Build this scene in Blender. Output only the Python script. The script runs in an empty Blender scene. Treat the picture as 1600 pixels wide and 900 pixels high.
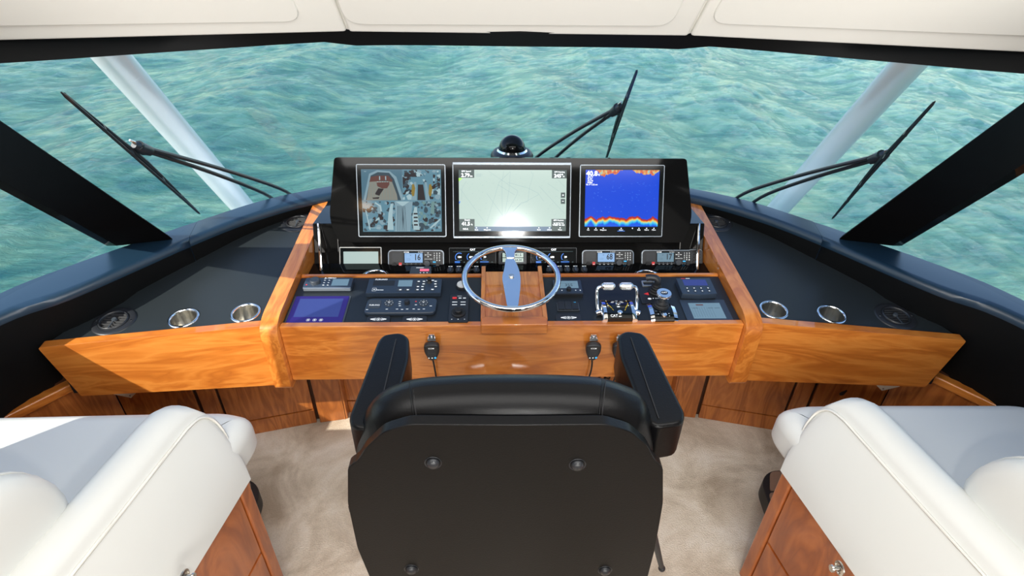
import bpy, bmesh, math, random
from mathutils import Vector, Matrix
from mathutils.bvhtree import BVHTree
R=math.radians; PI=math.pi
random.seed(7)
S=1.2          # the scene is drawn in units of 1.2 m and scaled to metres at the end
sc=bpy.context.scene; C=sc.collection
# ---------------------------------------------------------------- camera
F=880.0; CAM=Vector((-.08,0,1.9))
yaw,pit,rol=R(2.47),R(33.28),R(1.12)
cf=Vector((math.sin(yaw)*math.cos(pit),math.cos(yaw)*math.cos(pit),-math.sin(pit)))
cr=Vector((math.cos(yaw),-math.sin(yaw),0)); cu=cr.cross(cf)
c_,s_=math.cos(rol),math.sin(rol)
cr,cu=c_*cr+s_*cu,-s_*cr+c_*cu
cd=bpy.data.cameras.new('camera'); cam=bpy.data.objects.new('camera',cd); C.objects.link(cam)
cam.matrix_world=Matrix(((cr.x,cu.x,-cf.x,CAM.x),(cr.y,cu.y,-cf.y,CAM.y),(cr.z,cu.z,-cf.z,CAM.z),(0,0,0,1)))
cd.sensor_width=36; cd.lens=F/1600*36; cd.clip_start=.02; cd.clip_end=2000
sc.camera=cam
# ---------------------------------------------------------------- sky, sun, added fill lights, flash, exposure
SUN=Vector((-.61,-.50,.60)).normalized()
w=bpy.data.worlds.new('sky'); sc.world=w; w.use_nodes=True
nt=w.node_tree; nt.nodes.clear()
sky=nt.nodes.new('ShaderNodeTexSky'); sky.sky_type='NISHITA'; sky.sun_disc=False
sky.sun_elevation=math.asin(SUN.z); sky.sun_rotation=math.atan2(SUN.x,SUN.y)
sky.air_density=1.0; sky.dust_density=.6; sky.ozone_density=1.6
bg=nt.nodes.new('ShaderNodeBackground'); bg.inputs[1].default_value=.22
ow=nt.nodes.new('ShaderNodeOutputWorld')
nt.links.new(sky.outputs[0],bg.inputs[0]); nt.links.new(bg.outputs[0],ow.inputs[0])
sd=bpy.data.lights.new('sun','SUN'); so=bpy.data.objects.new('sun',sd); C.objects.link(so)
sd.energy=4.5; sd.angle=R(.6); sd.color=(1,.95,.86)
so.rotation_euler=SUN.to_track_quat('Z','Y').to_euler(); so.location=(-3,-3,6)
def area(name,loc,target,sx,sy,e,col=(1,1,1)):
    d=bpy.data.lights.new(name,'AREA'); d.shape='RECTANGLE'; d.size=sx*S; d.size_y=sy*S; d.energy=e; d.color=col
    o=bpy.data.objects.new(name,d); C.objects.link(o); o.location=loc
    o.rotation_euler=(Vector(target)-Vector(loc)).to_track_quat('-Z','Y').to_euler(); return o
area('ceiling_fill_light',(0,.62,2.07),(0,.80,.6),2.3,.5,20,(1,.975,.94))  # added fill light, brightens the interior from overhead; no real fitting
area('aft_fill_light',(0,-1.5,1.70),(0,1.2,.7),2.8,.5,62,(1,.96,.90))  # added fill light from behind the camera, not a cabin fitting
fl=area('photo_flash',(.09,-.12,1.74),(0,1.9,.9),.10,.07,7,(1,.98,.95))
sc.view_settings.view_transform='Standard'; sc.view_settings.look='None'
sc.view_settings.gamma=1; sc.view_settings.use_curve_mapping=False
sc.view_settings.exposure=.6
# ---------------------------------------------------------------- rays
def ray(px,py): return ((px-800)/F*cr-(py-450)/F*cu+cf).normalized()
def atp(px,py,p0,n):
    d=ray(px,py); n=Vector(n); return CAM+d*((Vector(p0)-CAM).dot(n)/d.dot(n))
def atz(px,py,z): return atp(px,py,(0,0,z),(0,0,1))
def aty(px,py,y): return atp(px,py,(0,y,0),(0,1,0))
def atx(px,py,x): return atp(px,py,(x,0,0),(1,0,0))
SL=.11
def dz(y): return .72+SL*(y-1.56)      # height of the dash surface
# ---------------------------------------------------------------- materials
def mk(name,col,rough=.5,metal=0,coat=0,spec=.5,ior=1.5,emit=None,es=1,coatr=.03):
    m=bpy.data.materials.new(name); m.use_nodes=True; b=m.node_tree.nodes['Principled BSDF']
    b.inputs['Base Color'].default_value=(*col,1); b.inputs['Roughness'].default_value=rough
    b.inputs['Metallic'].default_value=metal; b.inputs['Coat Weight'].default_value=coat
    b.inputs['Coat Roughness'].default_value=coatr
    b.inputs['Specular IOR Level'].default_value=spec
    if emit: b.inputs['Emission Color'].default_value=(*emit,1); b.inputs['Emission Strength'].default_value=es
    return m
def nodes(m): return m.node_tree.nodes,m.node_tree.links,m.node_tree.nodes['Principled BSDF']
def noise(m,scale,detail=3,rough=.5,stretch=(1,1,1),dist=0,coord='Object'):
    n,l,b=nodes(m); tc=n.new('ShaderNodeTexCoord'); mp=n.new('ShaderNodeMapping'); mp.inputs['Scale'].default_value=stretch
    t=n.new('ShaderNodeTexNoise'); t.inputs['Scale'].default_value=scale; t.inputs['Detail'].default_value=detail
    t.inputs['Roughness'].default_value=rough; t.inputs['Distortion'].default_value=dist
    l.new(tc.outputs[coord],mp.inputs[0]); l.new(mp.outputs[0],t.inputs['Vector']); return t
def ramp(m,src,stops):
    n,l,b=nodes(m); r=n.new('ShaderNodeValToRGB'); e=r.color_ramp.elements
    while len(e)>1: e.remove(e[0])
    e[0].position=stops[0][0]; e[0].color=(*stops[0][1],1)
    for p,c in stops[1:]: x=e.new(p); x.color=(*c,1)
    l.new(src,r.inputs[0]); return r
def bump(m,src,strength,dist=.002):
    n,l,b=nodes(m); k=n.new('ShaderNodeBump'); k.inputs['Strength'].default_value=strength; k.inputs['Distance'].default_value=dist
    l.new(src,k.inputs['Height']); l.new(k.outputs[0],b.inputs['Normal'])
def wood(name,stretch,c1,c2,c3,coat=1.0):
    m=mk(name,c2,.38,coat=coat,coatr=.05); n,l,b=nodes(m)
    t=noise(m,2.2,3,.5,stretch,1.6); g=noise(m,9,6,.7,(stretch[0]*1.5,stretch[1]*1.5,stretch[2]*1.5),.4)
    mx=n.new('ShaderNodeMath'); mx.operation='MULTIPLY_ADD'; mx.inputs[1].default_value=.38
    l.new(g.outputs[0],mx.inputs[0]); 
    sn=n.new('ShaderNodeMath'); sn.operation='MULTIPLY'; sn.inputs[1].default_value=7; l.new(t.outputs[0],sn.inputs[0])
    fr=n.new('ShaderNodeMath'); fr.operation='PINGPONG'; fr.inputs[1].default_value=1; l.new(sn.outputs[0],fr.inputs[0])
    f2=n.new('ShaderNodeMath'); f2.operation='MULTIPLY'; f2.inputs[1].default_value=.55; l.new(fr.outputs[0],f2.inputs[0])
    l.new(f2.outputs[0],mx.inputs[2])
    r=ramp(m,mx.outputs[0],[(.1,c1),(.45,c2),(.8,c3)]); l.new(r.outputs[0],b.inputs['Base Color']); bump(m,mx.outputs[0],.05)
    return m
WC=((.48,.130,.017),(.63,.195,.027),(.76,.275,.048))
M={}
M['wood']=wood('varnished_wood',(.8,2,5),*WC)
M['wood_y']=wood('varnished_wood_rail',(6,.7,4),*WC)
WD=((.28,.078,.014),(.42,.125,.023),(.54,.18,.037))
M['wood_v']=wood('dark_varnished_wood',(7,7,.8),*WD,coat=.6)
M['wood_s']=wood('settee_wood',(3,3,1.0),(.26,.06,.011),(.38,.095,.016),(.48,.135,.026),coat=.8)
M['wood_g']=mk('gap_wood',(.06,.02,.007),.6)
M['dash']=mk('satin_black_dash',(.020,.025,.028),.38,spec=.42); t=noise(M['dash'],220,2); bump(M['dash'],t.outputs[0],.12,.001)
M['panel']=mk('black_console_panel',(.014,.018,.023),.40,spec=.42)
M['sill']=mk('sky_tinted_sill_vinyl',(.010,.030,.055),.34,spec=.7)  # blue of the reflected sky is mixed into the base colour
M['wallblack']=mk('black_side_vinyl',(.004,.0045,.005),.65,spec=.15)
M['gloss']=mk('piano_black',(.006,.006,.006),.06,spec=.25)
M['plastic']=mk('black_plastic',(.018,.02,.024),.4)
M['plastic2']=mk('charcoal_plastic',(.05,.06,.072),.36)
M['navy']=mk('navy_plastic',(.03,.045,.07),.32)
M['rubber']=mk('black_rubber',(.012,.012,.013),.6)
M['leather']=mk('black_leather',(.003,.003,.0035),.34,spec=.2)
t=noise(M['leather'],170,3,.6); bump(M['leather'],t.outputs[0],.22,.0015)
M['thread']=mk('thread',(.012,.012,.014),.7)
M['vinyl']=mk('white_vinyl',(.66,.665,.635),.45,spec=.4); t=noise(M['vinyl'],90,3,.6); bump(M['vinyl'],t.outputs[0],.06,.001)
M['vinylp']=mk('white_piping',(.72,.71,.66),.5)
M['pillar']=mk('matt_black_pillar',(.003,.003,.0035),.85,spec=.04)
M['roof']=mk('darkened_roof_lining',(.10,.10,.10),.7,spec=.2)  # unseen lining, likely white; darkened so gloss black parts mirror less light
M['head']=mk('headliner_vinyl',(.82,.815,.77),.6,spec=.3); t=noise(M['head'],140,2); bump(M['head'],t.outputs[0],.08,.001)
M['chrome']=mk('chrome',(.86,.88,.9),.07,1)
M['steel']=mk('brushed_steel',(.62,.6,.56),.27,1)
n,l,b=nodes(M['steel']); t=noise(M['steel'],60,3,.6,(1,1,.05)); r=ramp(M['steel'],t.outputs[0],[(.3,(.5,.48,.44)),(.7,(.8,.78,.73))]); l.new(r.outputs[0],b.inputs['Base Color'])
M['pole']=mk('polished_aluminium',(.90,.92,.94),.25,.25,coat=.5)
M['wip']=mk('wiper_black',(.012,.016,.022),.35)
M['bezel']=mk('grey_bezel',(.33,.38,.43),.3,.6)
M['bezel2']=mk('silver_bezel',(.6,.62,.62),.3,.7)
M['white']=mk('white_print',(.8,.82,.82),.5,emit=(.8,.84,.85),es=.25)
M['wscreen']=mk('white_screen_ink',(.9,.9,.9),.5,emit=(.9,.95,1),es=1.0)
M['red']=mk('red_button',(.6,.03,.03),.35,emit=(.7,.03,.03),es=.25)
M['pink']=mk('red_led_display',(.7,.08,.14),.4,emit=(.9,.12,.2),es=.8)
M['blueb']=mk('blue_button',(.03,.3,.6),.35,emit=(.03,.35,.7),es=.7)
M['yellow']=mk('yellow_print',(.7,.5,.03),.5)
M['cream']=mk('cream_plate',(.75,.68,.55),.5)
M['ink']=mk('lcd_ink',(.01,.015,.03),.5)
M['lcd']=mk('lcd_blue',(.02,.03,.05),.25,emit=(.23,.40,.66),es=.75)
M['lcd2']=mk('lcd_pale',(.02,.03,.03),.25,emit=(.40,.50,.45),es=.8)
M['lcdg']=mk('lcd_grey',(.03,.05,.06),.25,emit=(.15,.25,.33),es=.6)
M['pale']=mk('pale_green_screen',(.02,.02,.02),.2,emit=(.36,.47,.45),es=.8)
M['tabf']=mk('tablet_frame',(.012,.006,.06),.15,emit=(.02,.006,.16),es=.5)
M['tabs']=mk('tablet_screen',(.02,.03,.1),.12,emit=(.030,.040,.22),es=.45)
M['chart']=mk('chart_screen',(.03,.03,.03),.15,emit=(.50,.64,.58),es=.72)
M['chartl']=mk('chart_line',(.05,.1,.12),.5,emit=(.17,.25,.27),es=.8)
M['chartd']=mk('chart_box',(.01,.015,.015),.3,emit=(.012,.035,.035),es=1)
M['charts']=mk('chart_status_bar',(.02,.03,.05),.3,emit=(.05,.10,.16),es=1)
M['green']=mk('chart_green',(.1,.3,.02),.3,emit=(.3,.7,.05),es=.8)
M['dial']=mk('blue_dial',(.01,.05,.2),.3,emit=(.015,.13,.5),es=.9)
M['scrk']=mk('dark_screen',(.004,.006,.007),.1)
M['warm']=mk('warm_lamp',(.8,.5,.3),.4,emit=(1,.55,.22),es=14)
M['tan']=mk('teak_step',(.33,.21,.14),.6)
for k,c in dict(q0=(.10,.22,.30),q1=(.28,.44,.52),q2=(.035,.03,.035),q3=(.30,.31,.27),q4=(.16,.07,.06),q5=(.14,.32,.42),q6=(.34,.24,.05),q7=(.46,.66,.72),q8=(.05,.09,.12),q9=(.20,.36,.36)).items():
    M[k]=mk('camera_view_'+k,(.01,.01,.01),.08,emit=c,es=.5)
# carpet
m=M['carpet']=mk('beige_carpet',(.5,.42,.33),.95,spec=.1); n,l,b=nodes(m)
t=noise(m,3.2,6,.62,(1,1,1),.5); t2=noise(m,150,2,.7)
r=ramp(m,t.outputs[0],[(.36,(.50,.41,.31)),(.52,(.76,.67,.55)),(.66,(.92,.85,.75))])
mx=n.new('ShaderNodeMix'); mx.data_type='RGBA'; mx.blend_type='MULTIPLY'; mx.inputs[0].default_value=.35
r2=ramp(m,t2.outputs[0],[(.3,(.7,.7,.7)),(.65,(1.1,1.1,1.1))])
l.new(r.outputs[0],mx.inputs[6]); l.new(r2.outputs[0],mx.inputs[7]); l.new(mx.outputs[2],b.inputs['Base Color']); bump(m,t2.outputs[0],.45,.012)
# glass: a thin pane, mostly clear with the reflection of its Fresnel angle
m=bpy.data.materials.new('window_glass'); m.use_nodes=True; n=m.node_tree.nodes; l=m.node_tree.links; n.clear()
tr=n.new('ShaderNodeBsdfTransparent'); tr.inputs[0].default_value=(.97,.99,.985,1); gl=n.new('ShaderNodeBsdfGlossy'); gl.inputs['Roughness'].default_value=.01
ge=n.new('ShaderNodeNewGeometry'); dt=n.new('ShaderNodeVectorMath'); dt.operation='DOT_PRODUCT'; l.new(ge.outputs['Normal'],dt.inputs[0]); l.new(ge.outputs['Incoming'],dt.inputs[1])
ab=n.new('ShaderNodeMath'); ab.operation='ABSOLUTE'; l.new(dt.outputs['Value'],ab.inputs[0])
om=n.new('ShaderNodeMath'); om.operation='SUBTRACT'; om.inputs[0].default_value=1; l.new(ab.outputs[0],om.inputs[1])
fz=n.new('ShaderNodeMath'); fz.operation='POWER'; fz.inputs[1].default_value=5; l.new(om.outputs[0],fz.inputs[0]); ms=n.new('ShaderNodeMixShader'); o=n.new('ShaderNodeOutputMaterial')
fm=n.new('ShaderNodeMath'); fm.operation='MULTIPLY_ADD'; fm.inputs[1].default_value=.5; fm.inputs[2].default_value=.022; l.new(fz.outputs[0],fm.inputs[0])
l.new(fm.outputs[0],ms.inputs[0]); l.new(tr.outputs[0],ms.inputs[1]); l.new(gl.outputs[0],ms.inputs[2]); l.new(ms.outputs[0],o.inputs[0])
M['glass']=m
# sea
m=M['sea']=mk('sea_water',(.05,.30,.26),.12,spec=.5,ior=1.33); n,l,b=nodes(m); b.inputs['IOR'].default_value=1.33
t=noise(m,.34,7,.62,(1,2.2,1),.5); t3=noise(m,.012,2,.5)
r=ramp(m,t.outputs[0],[(.32,(.020,.14,.15)),(.50,(.085,.26,.215)),(.68,(.21,.40,.28))])
tf=noise(m,1.1,7,.75,(1,1.8,1),.8); rf=ramp(m,tf.outputs[0],[(.70,(0,0,0)),(.80,(1,1,1))])
mx=n.new('ShaderNodeMix'); mx.data_type='RGBA'; mx.inputs[7].default_value=(.7,.8,.78,1)
fmul=n.new('ShaderNodeMath'); fmul.operation='MULTIPLY'; fmul.inputs[1].default_value=.5; l.new(rf.outputs[0],fmul.inputs[0])
l.new(fmul.outputs[0],mx.inputs[0]); l.new(r.outputs[0],mx.inputs[6]); l.new(mx.outputs[2],b.inputs['Base Color'])
tb=noise(m,1.5,9,.70,(1,3.0,1),.5); bump(m,tb.outputs[0],1.0,.30)
# sonar picture: printed on the flat screen, across (x) and up (y) of the picture
def sonar():
    m=bpy.data.materials.new('sonar_picture'); m.use_nodes=True; n,l,b=nodes(m)
    tc=n.new('ShaderNodeTexCoord'); sp=n.new('ShaderNodeSeparateXYZ'); l.new(tc.outputs['Generated'],sp.inputs[0])
    def MA(op,a,b_=None,c=None,clamp=False):
        x=n.new('ShaderNodeMath'); x.operation=op; x.use_clamp=clamp
        for i,v in enumerate((a,b_,c)):
            if v is None: continue
            if isinstance(v,(int,float)): x.inputs[i].default_value=v
            else: l.new(v,x.inputs[i])
        return x.outputs[0]
    def NZ(scale,sx,sy,det=3):
        mp=n.new('ShaderNodeMapping'); mp.inputs['Scale'].default_value=(sx,sy,1); l.new(tc.outputs['Generated'],mp.inputs[0])
        t=n.new('ShaderNodeTexNoise'); t.inputs['Scale'].default_value=scale; t.inputs['Detail'].default_value=det; l.new(mp.outputs[0],t.inputs[0]); return t.outputs[0]
    u,v=sp.outputs[0],sp.outputs[1]
    zig=MA('PINGPONG',MA('MULTIPLY_ADD',NZ(3,1,0,2),.5,MA('MULTIPLY',u,.55)),.08)
    bed=MA('ADD',MA('MULTIPLY_ADD',zig,.8,.10),MA('MULTIPLY',NZ(30,1,0,2),.05))
    d=MA('SUBTRACT',bed,v)                         # >0 below the sea bed
    thick=MA('MULTIPLY_ADD',NZ(9,1,0,3),.25,.03)
    q=MA('DIVIDE',d,thick)
    cr_=ramp(m,MA('MULTIPLY_ADD',q,.5,.5),[(.49,(0,.055,.62)),(.505,(.25,.01,.005)),(.62,(.6,.04,.01)),(.70,(.8,.55,.05)),(.78,(.15,.6,.6)),(.88,(0,.35,.8)),(.97,(0,.09,.7))])
    top=MA('SUBTRACT',v,MA('SUBTRACT',1.0,MA('MULTIPLY',MA('SUBTRACT',NZ(2.6,1,0,4),MA('MULTIPLY_ADD',u,-.22,.55)),1.0)))
    tt=MA('GREATER_THAN',MA('ADD',top,MA('MULTIPLY_ADD',NZ(30,1,1,2),.04,-.02)),0.0)
    ct=ramp(m,NZ(26,1,.5,5),[(.3,(.5,.03,.01)),(.47,(.62,.16,.03)),(.56,(.65,.42,.1)),(.68,(.1,.5,.6))])
    mx=n.new('ShaderNodeMix'); mx.data_type='RGBA'; l.new(tt,mx.inputs[0]); l.new(cr_.outputs[0],mx.inputs[6]); l.new(ct.outputs[0],mx.inputs[7])
    b.inputs['Base Color'].default_value=(.01,.01,.02,1); b.inputs['Roughness'].default_value=.15
    l.new(mx.outputs[2],b.inputs['Emission Color']); b.inputs['Emission Strength'].default_value=.75
    return m
M['sonar']=sonar()
# ---------------------------------------------------------------- mesh helpers
def BM(): return bmesh.new()
def bev(bm,geom,off,seg=2,ang=30):
    es=[e for e in geom if len(e.link_faces)==2 and e.calc_face_angle(0)>R(ang)]
    if es and off>0: bmesh.ops.bevel(bm,geom=es,offset=off,segments=seg,profile=.5,affect='EDGES',clamp_overlap=True)
def box(bm,x0,x1,y0,y1,z0,z1,b=0,seg=2,mi=0):
    vs=[bm.verts.new((x,y,z)) for x in (x0,x1) for y in (y0,y1) for z in (z0,z1)]
    fs=[bm.faces.new([vs[i] for i in q]) for q in ((0,1,3,2),(4,6,7,5),(0,4,5,1),(2,3,7,6),(0,2,6,4),(1,5,7,3))]
    for f in fs: f.material_index=mi
    if b: bev(bm,list({e for f in fs for e in f.edges}),b,seg)
    return bm
def prism(bm,pts,off=None,z0=0,z1=.01,b=0,seg=2,fn=None,mi=0,ang=30):
    """pts 2-D outline, extruded z0..z1; fn maps (x,y,z) to space"""
    fn=fn or (lambda x,y,z:(x,y,z)); n=len(pts)
    A=[bm.verts.new(fn(x,y,z0)) for x,y in pts]; B=[bm.verts.new(fn(x,y,z1)) for x,y in pts]
    fs=[bm.faces.new(A[::-1]),bm.faces.new(B)]+[bm.faces.new((A[i],A[(i+1)%n],B[(i+1)%n],B[i])) for i in range(n)]
    for f in fs: f.material_index=mi
    bmesh.ops.recalc_face_normals(bm,faces=fs)
    if b: bev(bm,list({e for f in fs for e in f.edges}),b,seg,ang)
    return bm
def rrect(x0,x1,y0,y1,r,k=5):
    o=[]
    for cx,cy,a in ((x1-r,y1-r,0),(x0+r,y1-r,90),(x0+r,y0+r,180),(x1-r,y0+r,270)):
        for i in range(k+1): t=R(a+90*i/k); o.append((cx+r*math.cos(t),cy+r*math.sin(t)))
    return o
def roundpoly(pts,r,k=4):
    o=[]; n=len(pts)
    for i in range(n):
        p=Vector(pts[i]); a=(Vector(pts[i-1])-p); c=(Vector(pts[(i+1)%n])-p); rr=min(r if not isinstance(r,(list,tuple)) else r[i],a.length*.48,c.length*.48)
        a=p+a.normalized()*rr; c=p+c.normalized()*rr
        for j in range(k+1):
            t=j/k; q=a*(1-t)**2+p*2*t*(1-t)+c*t*t; o.append(tuple(q))
    return o
def cyl(bm,r,z0,z1,c=(0,0),seg=20,r2=None,mi=0,b=0):
    r2=r if r2 is None else r2
    A=[bm.verts.new((c[0]+r*math.cos(2*PI*i/seg),c[1]+r*math.sin(2*PI*i/seg),z0)) for i in range(seg)]
    B=[bm.verts.new((c[0]+r2*math.cos(2*PI*i/seg),c[1]+r2*math.sin(2*PI*i/seg),z1)) for i in range(seg)]
    fs=[bm.faces.new(A[::-1]),bm.faces.new(B)]+[bm.faces.new((A[i],A[(i+1)%seg],B[(i+1)%seg],B[i])) for i in range(seg)]
    for f in fs: f.material_index=mi
    if b: bev(bm,[e for e in fs[1].edges],b,2)
    return bm
def lathe(bm,prof,c=(0,0,0),seg=28,mi=0,close=False,mt=None):
    rings=[]
    for r,z in prof:
        if r<1e-5: rings.append([bm.verts.new((c[0],c[1],c[2]+z))])
        else: rings.append([bm.verts.new((c[0]+r*math.cos(2*PI*i/seg),c[1]+r*math.sin(2*PI*i/seg),c[2]+z)) for i in range(seg)])
    if close: rings.append(rings[0])
    nf=[]
    for a,b_ in zip(rings,rings[1:]):
        for i in range(seg):
            j=(i+1)%seg
            if len(a)==1 and len(b_)==1: break
            if len(a)==1: f=bm.faces.new((a[0],b_[j],b_[i]))
            elif len(b_)==1: f=bm.faces.new((a[i],a[j],b_[0]))
            else: f=bm.faces.new((a[i],a[j],b_[j],b_[i]))
            f.material_index=mi; nf.append(f)
    bmesh.ops.recalc_face_normals(bm,faces=nf)
    if mt: bmesh.ops.transform(bm,matrix=mt,verts=list({v for f in nf for v in f.verts}))
    return bm
def tube(bm,pts,r,seg=8,mi=0,cap=True):
    pts=[Vector(p) for p in pts]; rr=r if isinstance(r,(list,tuple)) else [r]*len(pts); rings=[]; up=None
    for i,p in enumerate(pts):
        d=(pts[min(i+1,len(pts)-1)]-pts[max(i-1,0)]).normalized()
        if up is None: up=Vector((0,0,1)) if abs(d.z)<.9 else Vector((1,0,0))
        x=d.cross(up).normalized(); up=x.cross(d).normalized()
        rings.append([bm.verts.new(p+(x*math.cos(2*PI*k/seg)+up*math.sin(2*PI*k/seg))*rr[i]) for k in range(seg)])
    fs=[]
    for a,b_ in zip(rings,rings[1:]):
        for k in range(seg): fs.append(bm.faces.new((a[k],a[(k+1)%seg],b_[(k+1)%seg],b_[k])))
    if cap: fs+= [bm.faces.new(rings[0][::-1]),bm.faces.new(rings[-1])]
    for f in fs: f.material_index=mi
    bmesh.ops.recalc_face_normals(bm,faces=fs); return bm
def loft(bm,rings,cap=True,mi=0):
    V=[[bm.verts.new(p) for p in r] for r in rings]; n=len(V[0]); fs=[]
    for a,b_ in zip(V,V[1:]):
        for k in range(n): fs.append(bm.faces.new((a[k],a[(k+1)%n],b_[(k+1)%n],b_[k])))
    if cap: fs+=[bm.faces.new(V[0][::-1]),bm.faces.new(V[-1])]
    for f in fs: f.material_index=mi
    bmesh.ops.recalc_face_normals(bm,faces=fs); return bm
def pillow(bm,pts,z0,z1,r,fn,k=6,r0=None):
    r0=r*.5 if r0 is None else r0
    n=len(pts); P=[Vector(p) for p in pts]; A=sum(P[i-1].x*P[i].y-P[i].x*P[i-1].y for i in range(n)); sg=1 if A>0 else -1
    N=[]
    for i in range(n):
        a=(P[i]-P[i-1]).normalized(); c=(P[(i+1)%n]-P[i]).normalized(); m=(a+c).normalized(); N.append(Vector((-m.y,m.x))*sg)
    for _ in range(3): N=[(N[i-1]+N[i]*2+N[(i+1)%n]).normalized() for i in range(n)]
    rings=[]
    for z,s_ in ((z0,1),(z1,-1)):
        L_=[]
        for j in range(k+1):
            t=R(90*j/k); ins=r*(1-math.sin(t)); zz=z+s_*r*(1-math.cos(t)) if s_>0 else z-r*(1-math.cos(t))
            rr=r0 if s_>0 else r
            L_.append([fn(*(P[i]+N[i]*(rr*(1-math.sin(t)))),z0+rr*(1-math.cos(t)) if s_>0 else z1-rr*(1-math.cos(t))) for i in range(n)])
        rings+= L_ if s_>0 else L_[::-1]
    loft(bm,rings); return bm
def smoothline(pts,k=6):
    P=[Vector(p) for p in pts]; o=[]
    for i in range(len(P)-1):
        a,b_,c,d=P[max(i-1,0)],P[i],P[i+1],P[min(i+2,len(P)-1)]
        for j in range(k):
            t=j/k; o.append(.5*((2*b_)+(c-a)*t+(2*a-5*b_+4*c-d)*t*t+(3*b_-a-3*c+d)*t**3))
    o.append(P[-1]); return o
def link(name,bm,mats,parent=None,smooth=40,world=True):
    """one mesh object. world: bm is in world space and parent's transform is removed"""
    me=bpy.data.meshes.new(name)
    if parent is not None and world:
        bm.transform(wm(parent).inverted())
    bm.to_mesh(me); bm.free()
    for x in (mats if isinstance(mats,(list,tuple)) else [mats]): me.materials.append(M[x])
    if smooth:
        me.polygons.foreach_set('use_smooth',[True]*len(me.polygons)); me.set_sharp_from_angle(angle=R(smooth))
    o=bpy.data.objects.new(name,me); C.objects.link(o)
    if smooth and smooth<100:
        wn=o.modifiers.new('flat faces stay flat','WEIGHTED_NORMAL'); wn.keep_sharp=True; wn.weight=80
    if parent is not None: o.parent=parent
    return o
def wm(o):
    m=o.matrix_basis.copy(); p=o.parent
    while p: m=p.matrix_basis@m; p=p.parent
    return m
def P_(name,bm,mats,parent,smooth=40): return link(name,bm,mats,parent,smooth,False)   # local-space part
def tag(o,label=None,cat=None,group=None,kind=None):
    for k,v in (('label',label),('category',cat),('group',group),('kind',kind)):
        if v: o[k]=v
    return o
def thing(name,label,cat,loc=(0,0,0),rot=None,group=None):
    o=bpy.data.objects.new(name,None); C.objects.link(o); o.location=loc; o.empty_display_size=.05
    if rot is not None: o.rotation_euler=rot
    return tag(o,label,cat,group)
def struct(name,bm,mats,parent=None,smooth=40):
    o=link(name,bm,mats,parent,smooth)
    if parent is None: o['kind']='structure'
    return o
TC={}
def textmesh(s,size,depth=0,bold=False):
    k=(s,size,depth,bold)
    if k not in TC:
        cu_=bpy.data.curves.new('t','FONT'); cu_.body=s; cu_.size=size; cu_.extrude=depth; cu_.align_x='CENTER'; cu_.align_y='CENTER'
        cu_.resolution_u=2
        if bold: cu_.offset=size*.022
        o=bpy.data.objects.new('t',cu_); C.objects.link(o); dg=bpy.context.evaluated_depsgraph_get(); dg.update()
        me=bpy.data.meshes.new_from_object(o.evaluated_get(dg)); bpy.data.objects.remove(o); bpy.data.curves.remove(cu_)
        bm=BM(); bm.from_mesh(me); bpy.data.meshes.remove(me); TC[k]=bm
    return TC[k]
def addtext(bm,s,x,y,z,size,mi=0,bold=False,sx=1):
    t=textmesh(s,size,0,bold); base={}
    for v in t.verts: base[v.index]=bm.verts.new((x+v.co.x*sx,y+v.co.y,z))
    for f in t.faces:
        try: g=bm.faces.new([base[v.index] for v in f.verts]); g.material_index=mi
        except ValueError: pass
def flat(bm,pts,z,mi=0):
    f=bm.faces.new([bm.verts.new((x,y,z)) for x,y in pts]); f.material_index=mi
    if f.normal.z<0 or (f.normal_update() or f.normal.z<0): f.normal_flip()
def frect(bm,x0,x1,y0,y1,z,mi=0): flat(bm,[(x0,y0),(x1,y0),(x1,y1),(x0,y1)],z,mi)
def line(bm,pts,wd,z,mi=0):
    for (ax,ay),(bx,by) in zip(pts,pts[1:]):
        L=math.hypot(bx-ax,by-ay) or 1; nx,ny=-(by-ay)/L*wd/2,(bx-ax)/L*wd/2
        flat(bm,[(ax-nx,ay-ny),(bx-nx,by-ny),(bx+nx,by+ny),(ax+nx,ay+ny)],z,mi)
def disc(bm,x,y,r,z,mi=0,seg=10,ry=None): flat(bm,[(x+r*math.cos(2*PI*i/seg),y+(ry or r)*math.sin(2*PI*i/seg)) for i in range(seg)],z,mi)
def holed(outline,holes,fn,zbot=None):
    """flat sheet with round/polygon holes"""
    bm=BM(); es=[]
    for lp in [outline]+holes:
        vs=[bm.verts.new(fn(x,y)) for x,y in lp]
        es+=[bm.edges.new((vs[i],vs[(i+1)%len(vs)])) for i in range(len(vs))]
    bmesh.ops.triangle_fill(bm,edges=es,use_beauty=True)
    bmesh.ops.recalc_face_normals(bm,faces=bm.faces[:])
    for f in bm.faces:
        f.normal_update()
    if sum(f.normal.z for f in bm.faces)<0: bmesh.ops.reverse_faces(bm,faces=bm.faces[:])
    return bm
def circ(c,r,k=24,ry=None): return [(c[0]+r*math.cos(2*PI*i/k),c[1]+(ry or r)*math.sin(2*PI*i/k)) for i in range(k)]
class Frame:
    def __init__(s,o,tilt): s.o=Vector(o); s.t=tilt; s.rot=(tilt,0,0); s.m=Matrix.Translation(s.o)@Matrix.Rotation(tilt,4,'X')
    def uv(s,px,py,w=0):
        n=s.m.to_3x3()@Vector((0,0,1)); p=atp(px,py,s.o+n*w,n); q=s.m.inverted()@p; return q.x,q.y
    def at(s,u,v,w=0): return s.m@Vector((u,v,w))
    def rect(s,bl,tr,w=0):
        a=s.uv(*bl,w); b_=s.uv(*tr,w); return (a[0]+b_[0])/2,(a[1]+b_[1])/2,b_[0]-a[0],b_[1]-a[1]
    def thing(s,name,label,cat,u,v,w=0,group=None): return thing(name,label,cat,s.at(u,v,w),s.rot,group)
PAN=Frame((0,1.56,.72),math.atan(SL))
TILT=R(60)
INS=Frame((0,1.965,.66),TILT)
POD=Frame((0,1.98,.82),R(65))
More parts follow.
